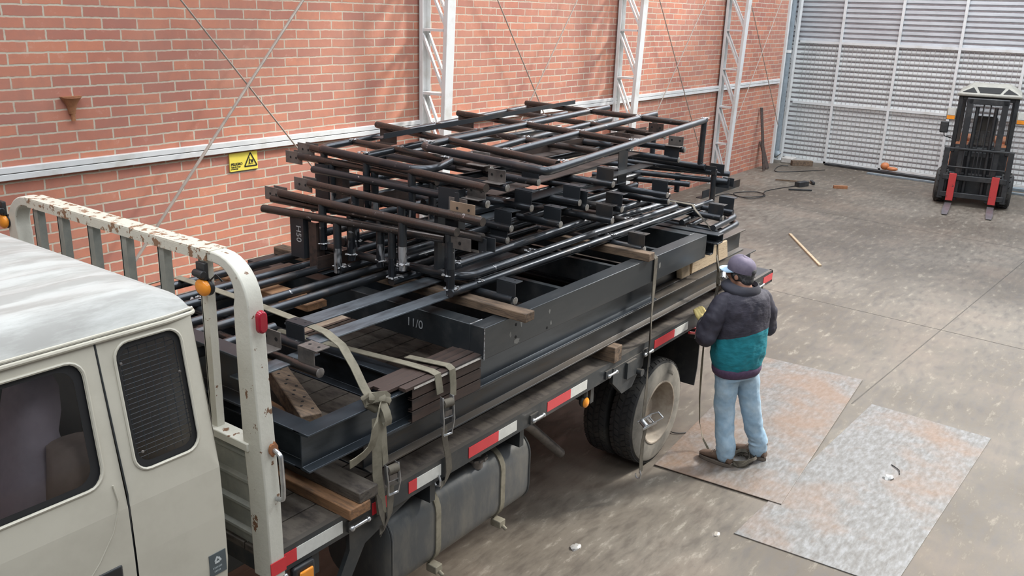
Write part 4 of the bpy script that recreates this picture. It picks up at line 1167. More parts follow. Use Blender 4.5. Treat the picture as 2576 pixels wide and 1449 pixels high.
TR_ = 0.024
def tube_part(pts, parent, name='rail', mat='tube', fillet=0.09, r=TR_):
    b = MB(); b.tube(pts, r, 14, fillet=fillet); return b.build(name, M[mat], parent)
def weld(c, parent, r=0.030):
    b = MB(); c = V(c)
    for k in range(16):
        d = V((random.uniform(-1, 1), random.uniform(-1, 1), random.uniform(0.0, 1))).normalized()
        b.ball(c + V((d.x * 0.034, d.y * 0.034, 0)) + V((0, 0, 0.0235 * (0.75 + 0.25 * d.z))), random.uniform(0.005, 0.011), random.uniform(0.005, 0.012), 0.0045, seg=8)
    return b.build('weld', M['weld'], parent)
def holes(parent, pts, n, r=0.009):
    n = V(n)
    for p in pts:
        b = MB(); b.tube([V(p) - n * 0.0008, V(p) + n * 0.0008], r, 10); b.build('bolt_hole', M['hole'], parent)
def clip(e, parent, style='Z', mat='bracket', out=-1):
    """foot bracket on a post end e (the post lies along y, its end towards -y)"""
    x, y, z = e
    b = MB(); L = 0.13
    if style == 'Z':
        b.box(x - 0.003, x + 0.003, y, y + L, z + 0.012, z + 0.098)
        b.box(x - 0.003, x + 0.062, y - 0.005, y + L, z + 0.098, z + 0.104)
        c = b.build('foot_bracket', M['plate'], parent, bevel=0.0015)
        holes(c, [(x + 0.035, y + 0.03, z + 0.1045), (x + 0.035, y + 0.10, z + 0.1045)], (0, 0, 1), 0.006)
    else:
        b.box(x - 0.055, x + 0.012, y + 0.02, y + 0.15, z + 0.020, z + 0.026)
        b.box(x + 0.006, x + 0.012, y + 0.02, y + 0.15, z + 0.026, z + 0.098)
        c = b.build('foot_bracket', M[mat], parent, bevel=0.0015)
        holes(c, [(x + 0.0055, y + 0.05, z + 0.065), (x + 0.0055, y + 0.12, z + 0.065)], (1, 0, 0), 0.008)
    b = MB(); b.ball((x, y - 0.002, z), TR_ * 0.95, 0.006, TR_ * 0.95, 12); b.build('end_cap', M['endcap'], parent)
    return c
RG = 'black steel railings stacked on the load'
def railing(label, z, origin):
    return thing('steel_railing', label, 'railing', (origin[0], origin[1], z - TR_), RG)
def bez(p):  # straight tube that keeps its welds visible
    return [V(q) for q in p]

# --- T4: topmost, turned a little
t = railing('topmost black pipe railing of the stack, one leg hanging down at its right end', 2.57, (5.5, 3.6))
z = 2.57
tube_part([(6.96, 3.10, z), (4.03, 2.655, z), (3.91, 2.64, z), (4.03, 3.68, z), (5.61, 3.918, z), (7.17, 4.158, z)][0:2] + [(4.03, 2.655, z)][:0] + [(3.95, 2.650, z), (4.11, 3.715, z), (5.61, 3.918, z), (7.17, 4.158, z)], t, 'handrail', fillet=0.16)
tube_part([(4.30, 3.19, z), (5.429, 3.373, z), (7.04, 3.605, z)], t)
for p, q in (((5.70, 4.72, z), (5.31, 2.884, z)), ((6.86, 4.86, z), (6.604, 3.07, z)), ((4.66, 4.62, z), (4.185, 2.73, z))):
    tube_part([p, q], t, 'post', 'tube_brown')
for c in ((4.22, 3.73, z), (5.56, 3.905, z), (6.74, 4.09, z), (4.33, 3.20, z), (5.448, 3.38, z), (6.65, 3.55, z), (5.32, 2.87, z), (4.22, 2.72, z), (6.95, 3.10, z)):
    weld(c, t)
for x, y, yy in ((6.93, 3.095, 0), (7.03, 3.60, 0)):
    tube_part([(x, y, z - 0.01), (x + 0.005, y + 0.005, 2.19)], t, 'return_post')
b = MB(); b.bar((4.071, 3.98, z + .038), (7.0, 4.41, z + .038), .005, .034); b.bar((4.05, 4.02, z + .023), (7.0, 4.45, z + .023), .075, .004); b.build('kick_plate', M['plate'], t)
for x, y in ((4.63, 4.52), (5.68, 4.66), (6.84, 4.80)):
    b = MB(); b.box(x - 0.003, x + 0.003, y - 0.12, y + 0.04, z - 0.11, z - 0.01); b.box(x - 0.07, x + 0.003, y - 0.12, y + 0.04, z - 0.116, z - 0.11); b.build('foot_bracket', M['rusty'], t)
tube_part([(6.95, 4.15, 2.19), (6.93, 3.05, 2.19)], t, 'return_rail')

# --- T3: second
t = railing('second railing from the top, its left loop reaching out beyond the topmost one', 2.49, (5.2, 4.0))
z = 2.49
tube_part([(7.173, 5.079, z), (5.476, 4.752, z), (3.95, 4.455, z), (3.80, 3.37, z), (4.28, 3.56, z), (5.365, 3.778, z), (6.976, 4.017, z)], t, 'handrail', fillet=0.13)
tube_part([(3.958, 4.029, z), (5.413, 4.276, z), (7.053, 4.537, z)], t)
for p, q in (((4.321, 4.53, z), (4.179, 3.23, z)), ((6.734, 5.0, z), (6.357, 3.18, z)), ((5.45, 4.76, z), (5.226, 3.08, z))):
    tube_part([p, q], t, 'post', 'tube_brown')
for c in ((4.30, 4.075, z), (4.22, 3.58, z), (5.41, 4.276, z), (6.64, 4.472, z), (5.36, 3.778, z), (6.574, 3.95, z), (5.46, 4.75, z), (4.31, 4.50, z), (3.96, 4.05, z)):
    weld(c, t)
b = MB(); b.box(4.25, 6.75, 3.42, 3.53, z - .060, z - .054); b.box(4.25, 6.75, 3.53, 3.536, z - .060, z + .0); b.build('kick_plate', M['rusty'], t)
for e in ((6.357, 3.16, z - .01), (5.76, 3.12, z - .03)):
    clip(e, t, 'A', 'rusty')
tube_part([(5.76, 3.14, z - .03), (5.76, 3.9, z - .03)], t, 'post')
clip((4.179, 3.20, z - .01), t, 'A')

# --- railings whose short return stands up at the left (x ~ 3.5)
def return_end(t, x, yA, yB, ztop, zbot, posts, slope=0.0, mat='tube_brown', near_clip='plate', far_clip=True, x2=None):
    x2 = x if x2 is None else x2
    def xx(y): return x + (x2 - x) * (y - yA) / (yB - yA)
    tube_part([(xx(yA), yA, ztop), (xx(yB), yB, ztop)], t, 'return_rail', mat)
    for k, y in enumerate(posts):
        zm = zbot + (ztop - zbot) * 0.45
        b = MB(); b.tube([(xx(y), y, ztop - 0.01), (xx(y), y, zm)], TR_, 14); b.cur = 1; b.tube([(xx(y), y, zm), (xx(y), y, zbot - 0.018)], TR_ * 1.002, 14); b.build('return_post', [M['tube'], M['ground']], t)
        weld((xx(y), y, zbot), t)
    if far_clip:
        b = MB(); y = max(yA, yB); b.box(xx(y) - 0.003, xx(y) + 0.003, y - 0.02, y + 0.14, ztop - 0.055, ztop + 0.025); b.box(xx(y) + 0.05, xx(y) + 0.056, y - 0.0, y + 0.12, ztop - 0.03, ztop + 0.025)
        c = b.build('end_bracket', M['bracket'], t); holes(c, [(xx(y) - 0.0035, y + 0.09, ztop - 0.015), (xx(y) - 0.0035, y + 0.035, ztop - 0.015)], (1, 0, 0), 0.008)
def kick_return(t, x, y, z0, z1, w=0.10, foot=True, parent_mat='plate'):
    b = MB(); b.box(x - 0.003, x + 0.003, y, y + w, z0, z1); b.box(x - 0.003, x + 0.06, y - 0.006, y, z0, z1)
    b.build('kick_plate', M[parent_mat], t)

# R1 / lowest
t = railing('black pipe railing whose standing return has the lowest brown rail, with H50 chalked on it', 1.90, (5.2, 3.6))
z = 1.90
tube_part([(3.555, 2.985, z), (6.99, 2.985, z)], t, 'handrail', fillet=0)
tube_part([(3.50, 3.375, z), (6.95, 3.375, z)], t)
tube_part([(3.46, 3.76, z), (6.95, 3.76, z)], t)
for x in (3.80, 5.30, 6.62):
    tube_part([(x, 2.735, z - 0.045), (x, 4.3, z - 0.045)], t, 'post'); clip((x, 2.72, z - 0.045), t)
tube_part([(3.78, 3.0, z), (3.78, 4.25, z)], t, 'post', 'tube_brown')
return_end(t, 3.575, 3.04, 4.335, 2.195, z, [3.005, 3.39, 3.775], near_clip=None, far_clip=False, x2=3.385)
b = MB(); b.box(3.571, 3.577, 2.86, 3.06, 2.155, 2.225); b.box(3.60, 3.606, 2.83, 2.90, 2.15, 2.22); c = b.build('end_bracket', M['bracket'], t, bevel=0.001); holes(c, [(3.5705, 2.935, 2.19)], (1, 0, 0), 0.010)
kick_return(t, 3.42, 4.02, 1.93, 2.18, 0.11); kick_return(t, 3.44, 3.93, 1.86, 2.16, 0.06, parent_mat='rusty')
b = MB(); b.box(3.42, 3.80, 3.90, 3.905, 1.87, 1.96); b.box(3.42, 3.72, 3.905, 4.02, 1.87, 1.876); b.build('kick_plate', M['rusty'], t)
text_mesh('chalk_mark', 'H50', 0.06, simple('chalk_b', (0.40, 0.40, 0.40), 0.9), t, (3.4165, 4.075, 2.13), (0, math.radians(90), math.radians(180)), 0.0004)
tube_part([(6.99, 2.985, z), (6.98, 2.985, 2.17)], t, 'return_post')
b = MB(); b.box(6.95, 6.956, 2.96, 3.25, 2.13, 2.20); b.build('end_bracket', M['plate'], t)
tube_part([(6.97, 3.0, 2.15), (6.90, 4.0, 2.15)], t, 'return_rail')
for c in ((3.60, 2.99, z), (3.55, 3.375, z), (3.72, 3.375, z), (3.50, 3.76, z), (3.80, 2.99, z), (6.62, 2.99, z), (5.3, 2.99, z)):
    weld(c, t)

# R2: handrail loop lying on R1
t = railing('railing with long thin loop of handrail, rounded at both ends, above the lowest one', 1.955, (5.0, 3.4))
z = 1.955
tube_part([(6.10, 3.115, z), (6.34, 3.115, z), (6.34, 2.985, z), (5.0, 3.01, z), (3.70, 2.995, z), (3.62, 3.86, z), (6.3, 3.90, z)], t, 'handrail', 'tube', fillet=0.115)
tube_part([(3.95, 3.25, z), (6.10, 3.115, z)], t)
tube_part([(4.10, 3.50, z), (6.4, 3.52, z)], t)
for x in (4.38, 5.6):
    tube_part([(x, 3.02, z), (x, 4.3, z)], t, 'post', 'tube_brown')
for c in ((4.38, 3.03, z), (5.6, 3.02, z), (4.38, 3.90, z)): weld(c, t)

# R3 at z 1.98..2.235
t = railing('railing with four short upright return posts just behind the lowest brown rail', 2.01, (5.0, 3.6))
z = 2.005
tube_part([(3.70, 3.085, z), (6.13, 3.165, z)], t, 'handrail', fillet=0)
tube_part([(3.66, 3.50, z), (6.2, 3.55, z)], t)
tube_part([(3.65, 3.93, z), (6.2, 3.98, z)], t)
return_end(t, 3.60, 2.80, 4.35, 2.24, z - 0.03, [3.02, 3.34, 3.72, 3.50], x2=3.47, far_clip=False)
b = MB(); b.box(3.60, 3.606, 2.78, 2.90, 2.165, 2.235); b.box(3.64, 3.646, 2.75, 2.86, 2.16, 2.235); b.build('end_bracket', M['plate'], t)
for e in ((4.238, 3.108, 2.05), (5.155, 2.903, 2.05), (6.013, 2.915, 2.05)):
    tube_part([e, (e[0] - 0.02, 4.25, 2.05)], t, 'post'); clip(e, t)
for c in ((3.73, 3.09, z), (3.70, 3.50, z), (3.69, 3.93, z)): weld(c, t)

# R4 / z 2.12
t = railing('railing whose brown return rail lies third from the bottom at the left of the stack', 2.12, (5.0, 3.6))
z = 2.10
return_end(t, 3.456, 2.86, 4.28, 2.285, z - 0.08, [3.25, 3.9], x2=3.475)
tube_part([(3.46, 3.25, z), (6.2, 3.30, z)], t); tube_part([(3.47, 3.9, z), (6.4, 4.0, z)], t)
for e in ((4.237, 3.08, 2.13), (5.238, 2.881, 2.12), (5.918, 2.883, 2.12), (4.57, 2.941, 2.12)):
    tube_part([e, (e[0] - 0.02, 4.25, e[2])], t, 'post'); clip(e, t)
b = MB(); b.box(4.0, 6.0, 3.28, 3.40, z + .05, z + .056); b.build('kick_plate', M['flat'], t)

# R5 / rail 2.33
t = railing('railing whose long brown return rail carries the tan two hole bracket', 2.19, (5.0, 3.6))
z = 2.18
return_end(t, 3.565, 2.775, 4.19, 2.335, z - 0.15, [3.384, 3.775], x2=3.632)
b = MB(); b.box(3.60, 3.606, 2.86, 3.03, 2.335, 2.405); b.box(3.60, 3.66, 2.86, 3.03, 2.330, 2.336); c = b.build('end_bracket', simple('tan_bracket', (0.27, 0.19, 0.13), 0.5), t, bevel=0.001)
holes(c, [(3.5995, 2.90, 2.372), (3.5995, 2.98, 2.372)], (1, 0, 0), 0.008)
tube_part([(3.62, 3.384, z), (6.3, 3.42, z)], t); tube_part([(3.63, 3.775, z), (6.4, 3.85, z)], t); tube_part([(3.64, 4.18, z), (6.6, 4.25, z)], t)
for e in ((4.842, 2.92, 2.19), (4.379, 3.035, 2.24), (4.792, 2.946, 2.225)):
    tube_part([e, (e[0] - 0.02, 4.25, e[2])], t, 'post'); clip(e, t)
b = MB(); b.bar((4.35, 3.20, 2.245), (6.35, 3.30, 2.245), .12, .006); b.build('kick_plate', M['plate'], t)
b = MB(); b.box(5.90, 6.04, 3.30, 3.306, 2.05, 2.40); b.build('kick_plate', M['plate'], t)
kick_return(t, 3.60, 3.12, 2.0, 2.31, 0.02)

# R7 / rail 2.42
t = railing('railing whose brown return rail lies directly under the highest one at the left', 2.28, (5.0, 3.8))
z = 2.275
return_end(t, 3.905, 3.387, 4.62, 2.42, z - 0.18, [3.424, 3.911, 4.3], x2=3.93)
tube_part([(3.91, 3.5, z), (6.45, 3.55, z)], t); tube_part([(3.93, 4.25, z), (6.8, 4.35, z)], t)
for e in ((5.153, 2.914, 2.30), (6.456, 3.071, 2.30)):
    tube_part([e, (e[0] - 0.02, 4.4, e[2])], t, 'post'); clip(e, t)
kick_return(t, 3.90, 4.32, 2.16, 2.40, 0.12); kick_return(t, 3.93, 4.22, 2.10, 2.40, 0.08, parent_mat='rusty')
b = MB(); b.box(3.92, 6.0, 4.15, 4.155, 2.10, 2.20); b.build('kick_plate', M['rusty'], t)

# R6 / rail 2.47
t = railing('railing with the highest brown return rail at the left, three upright posts below it', 2.38, (5.0, 3.6))
z = 2.375
return_end(t, 3.731, 2.887, 4.556, 2.475, 2.15, [3.516, 3.956, 4.418], x2=3.982)
kick_return(t, 3.725, 3.08, 2.13, 2.44, 0.14)
b = MB(); b.box(3.66, 3.666, 3.02, 3.05, 2.13, 2.44); b.build('kick_plate', M['plate'], t)
tube_part([(3.82, 3.516, z), (6.4, 3.56, z)], t); tube_part([(3.9, 4.418, z), (6.9, 4.50, z)], t)
for e, st in (((4.495, 3.069, 2.38), 'Z'), ((6.482, 3.039, 2.38), 'A'), ((4.128, 3.039, 2.40), 'A'), ((3.80, 2.93, 2.37), 'A'), ((3.70, 2.98, 2.30), 'A')):
    tube_part([e, (e[0] + 0.05, 4.4, e[2])], t, 'post'); clip(e, t, st)
b = MB(); b.bar((4.15, 3.20, 2.335), (6.3, 3.40, 2.335), .12, .006); b.build('kick_plate', M['rusty'], t)

# right end returns at z ~2.1
t = railing('railing with three parallel return rails at the far right end of the stack', 2.12, (6.95, 3.5))
for p, q, zz in (((6.84, 4.0), (7.142, 2.912), 2.12), ((6.78, 4.0), (7.03, 2.877), 2.075), ((6.70, 4.0), (6.90, 3.16), 2.03)):
    tube_part([(*p, zz), (*q, zz)], t, 'return_rail')
for y in (3.3, 3.7):
    tube_part([(6.95, y, 2.10), (6.95, y, 1.94)], t, 'return_post')
b = MB(); b.box(7.10, 7.106, 2.95, 3.08, 2.12, 2.20); b.box(7.02, 7.026, 2.86, 2.98, 2.02, 2.10); b.box(7.07, 7.076, 2.84, 2.94, 2.03, 2.10); c = b.build('end_bracket', M['plate'], t)
tube_part([(4.2, 3.62, 2.06), (6.95, 3.62, 2.06)], t)
tube_part([(4.2, 4.1, 2.06), (6.95, 4.1, 2.06)], t)

# P0: long pipes reaching forward to the headboard, with bracket feet at the front
t = railing('railing of long black pipes behind the headboard, the one nearer the brick wall', 1.88, (2.9, 4.1))
z = 1.88
for y in (4.265, 3.93, 3.55):
    tube_part([(2.14, y - 0.02, z), (5.2, y + 0.01, z)], t)
tube_part([(2.60, 4.45, z - .04), (2.60, 3.10, z - .04)], t, 'post')
clip((2.62, 3.10, z - .045), t, 'Z')
tube_part([(2.12, 4.27, z - .03), (2.5, 4.02, z - .15)], t, 'brace', r=0.010)
for c in ((2.61, 3.92, z), (2.61, 3.55, z)): weld(c, t)
t = railing('railing of long black pipes behind the headboard, with two hole brackets at its front', 1.88, (2.8, 3.6))
for y in (4.035, 3.675, 3.31):
    tube_part([(2.14 if y > 3.4 else 2.12, y - 0.005, z + 0.0), (5.2 if y > 3.4 else 2.62, y + 0.01, z)], t)
tube_part([(2.50, 3.9, 1.80), (2.504, 2.867, 1.80)], t, 'post', 'tube_brown')
b = MB(); b.box(2.500, 2.506, 2.90, 3.01, 1.80, 1.893); b.box(2.500, 2.585, 2.885, 3.01, 1.893, 1.900); c = b.build('foot_bracket', M['bracket'], t, bevel=0.0015)
holes(c, [(2.545, 2.915, 1.9005), (2.545, 2.975, 1.9005)], (0, 0, 1), 0.008)
b = MB(); b.box(2.40, 2.48, 3.10, 3.24, 1.86, 1.866); b.box(2.477, 2.483, 3.10, 3.24, 1.866, 1.945); c = b.build('foot_bracket', M['bracket'], t, bevel=0.0015)
holes(c, [(2.4765, 3.13, 1.905), (2.4765, 3.205, 1.905)], (1, 0, 0), 0.010)
tube_part([(2.33, 3.06, 1.82), (2.33, 3.9, 1.82)], t, 'post')
b = MB(); b.ball((2.504, 2.865, 1.80), 0.025, 0.008, 0.025, 12); b.build('end_cap', M['bracket'], t)

# two railings lying lower at the right, rounded ends toward the man
for k, (zz, lab) in enumerate(((1.815, 'upper of the two round cornered pipe railings jutting out above the rear beam'), (1.755, 'lower of the two round cornered pipe railings jutting out above the rear beam'))):
    t = railing(lab, zz, (6.8, 3.3))
    dx = 0.0 if k == 0 else 0.02; dy = 0.0 if k == 0 else -0.02
    tube_part([(6.40, 2.70 + dy, zz), (6.96 + dx, 2.74 + dy, zz), (7.12 + dx, 3.62, zz), (6.4, 3.55, zz)], t, 'handrail', 'tube', fillet=0.13)
    for y in (3.0, 3.3):
        tube_part([(6.40, y - 0.03, zz), (7.02, y + 0.02, zz)], t)
    if k == 0: tube_part([(6.70, 2.74, zz + .02), (6.76, 3.30, zz + .02)], t, 'post', 'tube_brown')
    else: tube_part([(6.55, 2.70, zz), (6.55, 3.55, zz)], t, 'post')
b = MB(); b.box(6.77, 6.776, 2.70, 2.83, 1.90, 1.99); b.box(6.77, 6.84, 2.70, 2.83, 1.99, 1.996)
tag(b.build('loose_bracket', M['plate']), 'dark bracket on a pipe end above the round railing ends, right of the strap', 'bracket')
b = MB(); b.tube([(6.773, 2.70, 1.88), (6.773, 3.2, 1.88)], TR_, 12); tag(b.build('pipe_stub', M['tube']), 'short pipe stub carrying the dark bracket above the round railing ends', 'pipe')

# ---------------------------------------------------------------- ratchet straps
def ratchet(parent, c, down, out, w=0.05, L=0.16, opened=False, mat='zinc'):
    """buckle: two side plates, drum, wire handle; down = long direction, out = away from the load"""
    c = V(c); d = V(down).normalized(); o = V(out).normalized(); s = d.cross(o).normalized()
    b = MB()
    for k in (-1, 1):
        b.bar(c + s * k * w * 0.55 - d * L * 0.42 + o * 0.02, c + s * k * w * 0.55 + d * L * 0.30 + o * 0.02, 0.030, 0.003, up=s)
    r = b.build('ratchet', M[mat], parent, bevel=0.001)
    b = MB(); b.tube([c - s * w * 0.5 - d * L * 0.25 + o * 0.028, c + s * w * 0.5 - d * L * 0.25 + o * 0.028], 0.022, 12); b.build('drum', M['strap_dark'] if not opened else M[mat], r)
    b = MB()
    for k in (-1, 1):
        b.tube([c + s * k * w * 0.62 - d * L * 0.42 + o * 0.03, c + s * k * w * 0.62 + d * L * 0.2 + o * 0.042, c + s * k * w * 0.5 + d * L * 0.62 + o * 0.03], 0.004, 6)
    b.tube([c - s * w * 0.5 + d * L * 0.62 + o * 0.03, c + s * w * 0.5 + d * L * 0.62 + o * 0.03], 0.006, 8)
    b.tube([c - s * w * 0.5 + d * L * 0.14 + o * 0.03, c + s * w * 0.5 + d * L * 0.14 + o * 0.03], 0.004, 8)
    b.tube([c - s * w * 0.66 - d * L * 0.25 + o * 0.028, c + s * w * 0.66 - d * L * 0.25 + o * 0.028], 0.008, 8)
    b.build('handle', M['zinc'], r)
    b = MB(); b.bar(c - s * w * 0.4 + d * L * 0.02 + o * 0.034, c + s * w * 0.4 + d * L * 0.02 + o * 0.034, 0.03, 0.003, up=o); b.build('pawl_plate', M['bracket'], r)
    return r
def hook(parent, c):
    b = MB(); c = V(c); b.tube([c + V((0, 0, .05)), c + V((0, -.012, .02)), c + V((0, -.008, -.01)), c + V((0, .015, -.018)), c + V((0, .03, 0)), c + V((0, .03, .015))], 0.006, 8, fillet=0.01)
    return b.build('hook', M['zinc'], parent)
X_ = (1, 0, 0)
t = thing('ratchet_strap', 'khaki ratchet strap with a big knot and loose tail at the front of the load', 'strap', (2.62, 2.68, 1.0))
b = MB(); b.ribbon([(2.74, 4.60, 1.80), (2.74, 4.30, 1.91), (2.73, 3.95, 1.915), (2.725, 3.55, 1.912), (2.72, 3.30, 1.905), (2.71, 3.05, 1.895), (2.70, 2.93, 1.86), (2.69, 2.84, 1.78), (2.68, 2.77, 1.70), (2.68, 2.73, 1.655)], X_, .048); b.build('webbing', M['strap'], t)
b = MB(); b.tube([(2.655, 2.735, 1.66), (2.65, 2.70, 1.675), (2.70, 2.675, 1.665), (2.735, 2.68, 1.64), (2.73, 2.705, 1.615), (2.68, 2.70, 1.61), (2.655, 2.715, 1.635)], [.022, .026, .03, .026, .022, .022, .022], 10, closed=True)
b.ribbon([(2.64, 2.71, 1.665), (2.66, 2.668, 1.685), (2.71, 2.655, 1.675), (2.75, 2.67, 1.64), (2.745, 2.70, 1.60)], (0.25, 0.1, 1), .05)
b.ribbon([(2.69, 2.66, 1.65), (2.688, 2.632, 1.61), (2.690, 2.622, 1.57), (2.695, 2.632, 1.54), (2.70, 2.652, 1.55), (2.70, 2.665, 1.60)], X_, .046)
b.build('knot', M['strap'], t)
b = MB(); b.ribbon([(2.68, 2.66, 1.64), (2.63, 2.63, 1.625), (2.60, 2.62, 1.58), (2.595, 2.62, 1.52), (2.585, 2.63, 1.475), (2.55, 2.64, 1.445), (2.50, 2.645, 1.43), (2.46, 2.64, 1.43)], [(0.2, 0, 1), (0.3, 0, 1), (0.8, 0, 0.6), (1, 0, 0.1), (0.9, 0.0, -0.3), (0.5, 0.2, -0.8), (0.3, 0.2, -0.9), (0.2, 0.2, -1)], .048); b.build('loose_tail', M['strap'], t)
b = MB(); b.ribbon([(2.69, 2.672, 1.60), (2.695, 2.660, 1.50), (2.695, 2.655, 1.40), (2.70, 2.655, 1.33)], (1, 0.25, 0), .05); b.ribbon([(2.66, 2.668, 1.58), (2.645, 2.655, 1.45), (2.64, 2.65, 1.30), (2.655, 2.648, 1.18), (2.665, 2.65, 1.08)], (1, -0.3, 0), .05); b.build('webbing', M['strap'], t)
ratchet(t, (2.715, 2.645, 1.275), (0.02, 0, -1), (-0.2, -1, 0), w=.055, L=.15)
b = MB(); b.ribbon([(2.715, 2.64, 1.21), (2.715, 2.640, 1.13), (2.71, 2.64, 1.06), (2.68, 2.645, 1.00), (2.655, 2.655, 0.99)], [(1, 0, 0), (1, 0.1, 0), (1, 0.3, 0), (0.8, 0.5, 0.2), (0.6, 0.6, 0.4)], .05)
b.ribbon([(2.655, 2.652, 1.20), (2.66, 2.645, 1.10), (2.68, 2.642, 1.02), (2.67, 2.66, 0.96)], [(1, 0, 0), (1, 0.2, 0), (0.8, 0.4, 0), (0.7, 0.5, 0)], .05); b.build('webbing', M['strap_dark'], t)

t = thing('ratchet_strap', 'khaki ratchet strap over the brown bundle, its chrome buckle nearer the middle of the load', 'strap', (3.15, 2.67, 1.0))
b = MB(); b.ribbon([(2.98, 3.75, 1.66), (3.02, 3.4, 1.66), (3.06, 3.1, 1.66), (3.09, 2.86, 1.662), (3.10, 2.72, 1.660), (3.105, 2.684, 1.650), (3.107, 2.676, 1.60), (3.112, 2.672, 1.545)], X_, .048); b.build('webbing', M['strap'], t)
b = MB(); b.ribbon([(3.17, 2.95, 1.655), (3.185, 2.80, 1.662), (3.205, 2.70, 1.662), (3.21, 2.676, 1.645), (3.21, 2.668, 1.56), (3.205, 2.665, 1.50)], X_, .046); b.build('loose_tail', M['strap'], t)
ratchet(t, (3.125, 2.655, 1.455), (0.0, 0, -1), (-0.2, -1, 0), w=.055, L=.20)
b = MB(); b.ribbon([(3.125, 2.655, 1.36), (3.14, 2.660, 1.27), (3.165, 2.660, 1.18), (3.175, 2.66, 1.09), (3.155, 2.665, 1.03), (3.12, 2.67, 1.02)], [(1, 0, 0), (1, 0.1, 0), (1, 0, 0), (1, 0, 0), (0.8, 0.2, 0.3), (0.5, 0.2, 0.6)], .045); b.build('webbing', M['strap_dark'], t)
hook(t, (3.10, 2.668, 1.04))

t = thing('ratchet_strap', 'strap hanging over the box frame before the rear wheel, its open buckle dangling', 'strap', (5.35, 2.64, 0.3))
b = MB(); b.ribbon([(5.37, 4.3, 1.808), (5.37, 3.5, 1.808), (5.37, 2.9, 1.808), (5.37, 2.67, 1.806), (5.37, 2.657, 1.79), (5.37, 2.656, 1.6)], X_, .045)
b.ribbon([(5.37, 2.656, 1.6), (5.365, 2.655, 1.4), (5.36, 2.650, 1.2), (5.355, 2.645, 1.0), (5.33, 2.63, 0.8), (5.30, 2.62, 0.62)], [(1, 0, 0), (1, 0.3, 0), (1, 0.8, 0), (1, 0.5, 0), (1, 0, 0), (1, 0, 0)], .045); b.build('webbing', M['strap_dark'], t)
r = ratchet(t, (5.33, 2.60, 0.56), (0.85, -0.45, 0.30), (0, -0.4, 1), w=.06, L=.17, opened=True)
b = MB(); b.ribbon([(5.31, 2.60, 0.54), (5.29, 2.605, 0.42), (5.28, 2.60, 0.30), (5.27, 2.59, 0.20)], (1, 0, 0), .05); b.build('webbing', M['strap_dark'], t)
hook(t, (5.25, 2.59, 0.17))

t = thing('ratchet_strap', 'strap the man is tightening, running from the railings down to the hooked clamp', 'strap', (6.35, 2.62, 1.2))
b = MB(); b.ribbon([(6.55, 4.2, 1.93), (6.56, 3.6, 1.93), (6.58, 3.1, 1.935), (6.59, 2.975, 1.93), (6.58, 2.95, 1.90), (6.53, 2.80, 1.80), (6.47, 2.68, 1.70), (6.42, 2.655, 1.60)], [(1, 0, 0), (1, 0, 0), (1, 0, 0), (1, 0.1, 0), (1, 0.2, 0), (0.9, 0.4, 0), (0.7, 0.6, 0), (0.9, 0.4, 0)], .045)
b.ribbon([(6.42, 2.655, 1.60), (6.36, 2.60, 1.48), (6.32, 2.58, 1.40)], [(1, 0.2, 0), (0.6, 0.7, 0), (0.4, 0.8, 0)], .045)
b.ribbon([(6.32, 2.58, 1.38), (6.26, 2.57, 1.28), (6.22, 2.57, 1.18)], [(0.5, 0.8, 0), (0.7, 0.6, 0), (0.9, 0.3, 0)], .030)
b.ribbon([(6.36, 2.60, 1.40), (6.35, 2.585, 1.25), (6.34, 2.60, 1.10)], [(0.6, 0.7, 0), (0.9, 0.3, 0), (1, 0, 0)], .045); b.build('webbing', M['strap_dark'], t)
ratchet(t, (6.37, 2.57, 1.42), (0.55, -0.25, -0.75), (0.2, -0.9, 0.3), w=.06, L=.18, opened=True)
t = thing('loose_strap', 'long loose tail of webbing falling beside the man and heaped around his feet', 'strap', (6.25, 2.35, 0.0))
b = MB(); pts = [(6.20, 2.60, 1.15), (6.21, 2.60, 0.95), (6.22, 2.60, 0.7), (6.24, 2.60, 0.45), (6.27, 2.59, 0.22), (6.25, 2.54, 0.10), (6.20, 2.46, 0.045), (6.15, 2.36, 0.025), (6.14, 2.28, 0.03)]
b.ribbon(pts, [(0.5, 0.8, 0), (0.6, 0.7, 0), (0.4, 0.9, 0), (0.6, 0.7, 0), (0.7, 0.6, 0.2), (0.7, 0.2, 0.7), (0.6, -0.2, 0.8), (0.5, -0.3, 0.8), (0.7, -0.4, 0.5)], .022, .003); b.build('webbing', M['strap'], t)
b = MB(); pts = []; sd = []
rnd = random.Random(4)
for k in range(60):
    a = k * 0.42; rr = 0.045 + 0.05 * abs(math.sin(k * 0.23))
    pts.append((6.26 + rr * 1.4 * math.cos(a) - 0.0008 * k, 2.22 - k * 0.0012 + rr * math.sin(a), 0.028 + 0.018 * math.sin(k * 0.7) + 0.0006 * k)); sd.append((0.3 * math.sin(k * 0.31), 0.3, 0.9))
b.ribbon(pts, sd, .026, .003); b.build('heap', M['strap_dark'], t)
# ---------------------------------------------------------------- the man
PX, PY = 6.215, 2.315                       # where he stands
ang = math.radians(62)                    # facing direction, measured from +x towards +y
FW = V((math.cos(ang), math.sin(ang), 0)); RT = V((math.sin(ang), -math.cos(ang), 0))
def B(r, f, z): return V((PX, PY, 0)) + RT * r + FW * f + V((0, 0, z))     # r = to his right, f = forward
def ring_at(c, hw, hd, n=20, tilt=0.0, rt=None, fw=None, pw=2.4):
    rt = rt or RT; fw = fw or FW; out = []
    for k in range(n):
        a = 2 * math.pi * k / n
        ca, sa = math.cos(a), math.sin(a)
        e = 2.0 / pw
        out.append(V(c) + rt * (hw * math.copysign(abs(ca) ** e, ca)) + fw * (hd * math.copysign(abs(sa) ** e, sa)) + V((0, 0, tilt * sa)))
    return out
man = thing('person', 'man in a black and teal jacket, blue jeans and purple cap pulling at a strap', 'person', (PX, PY, 0.014))
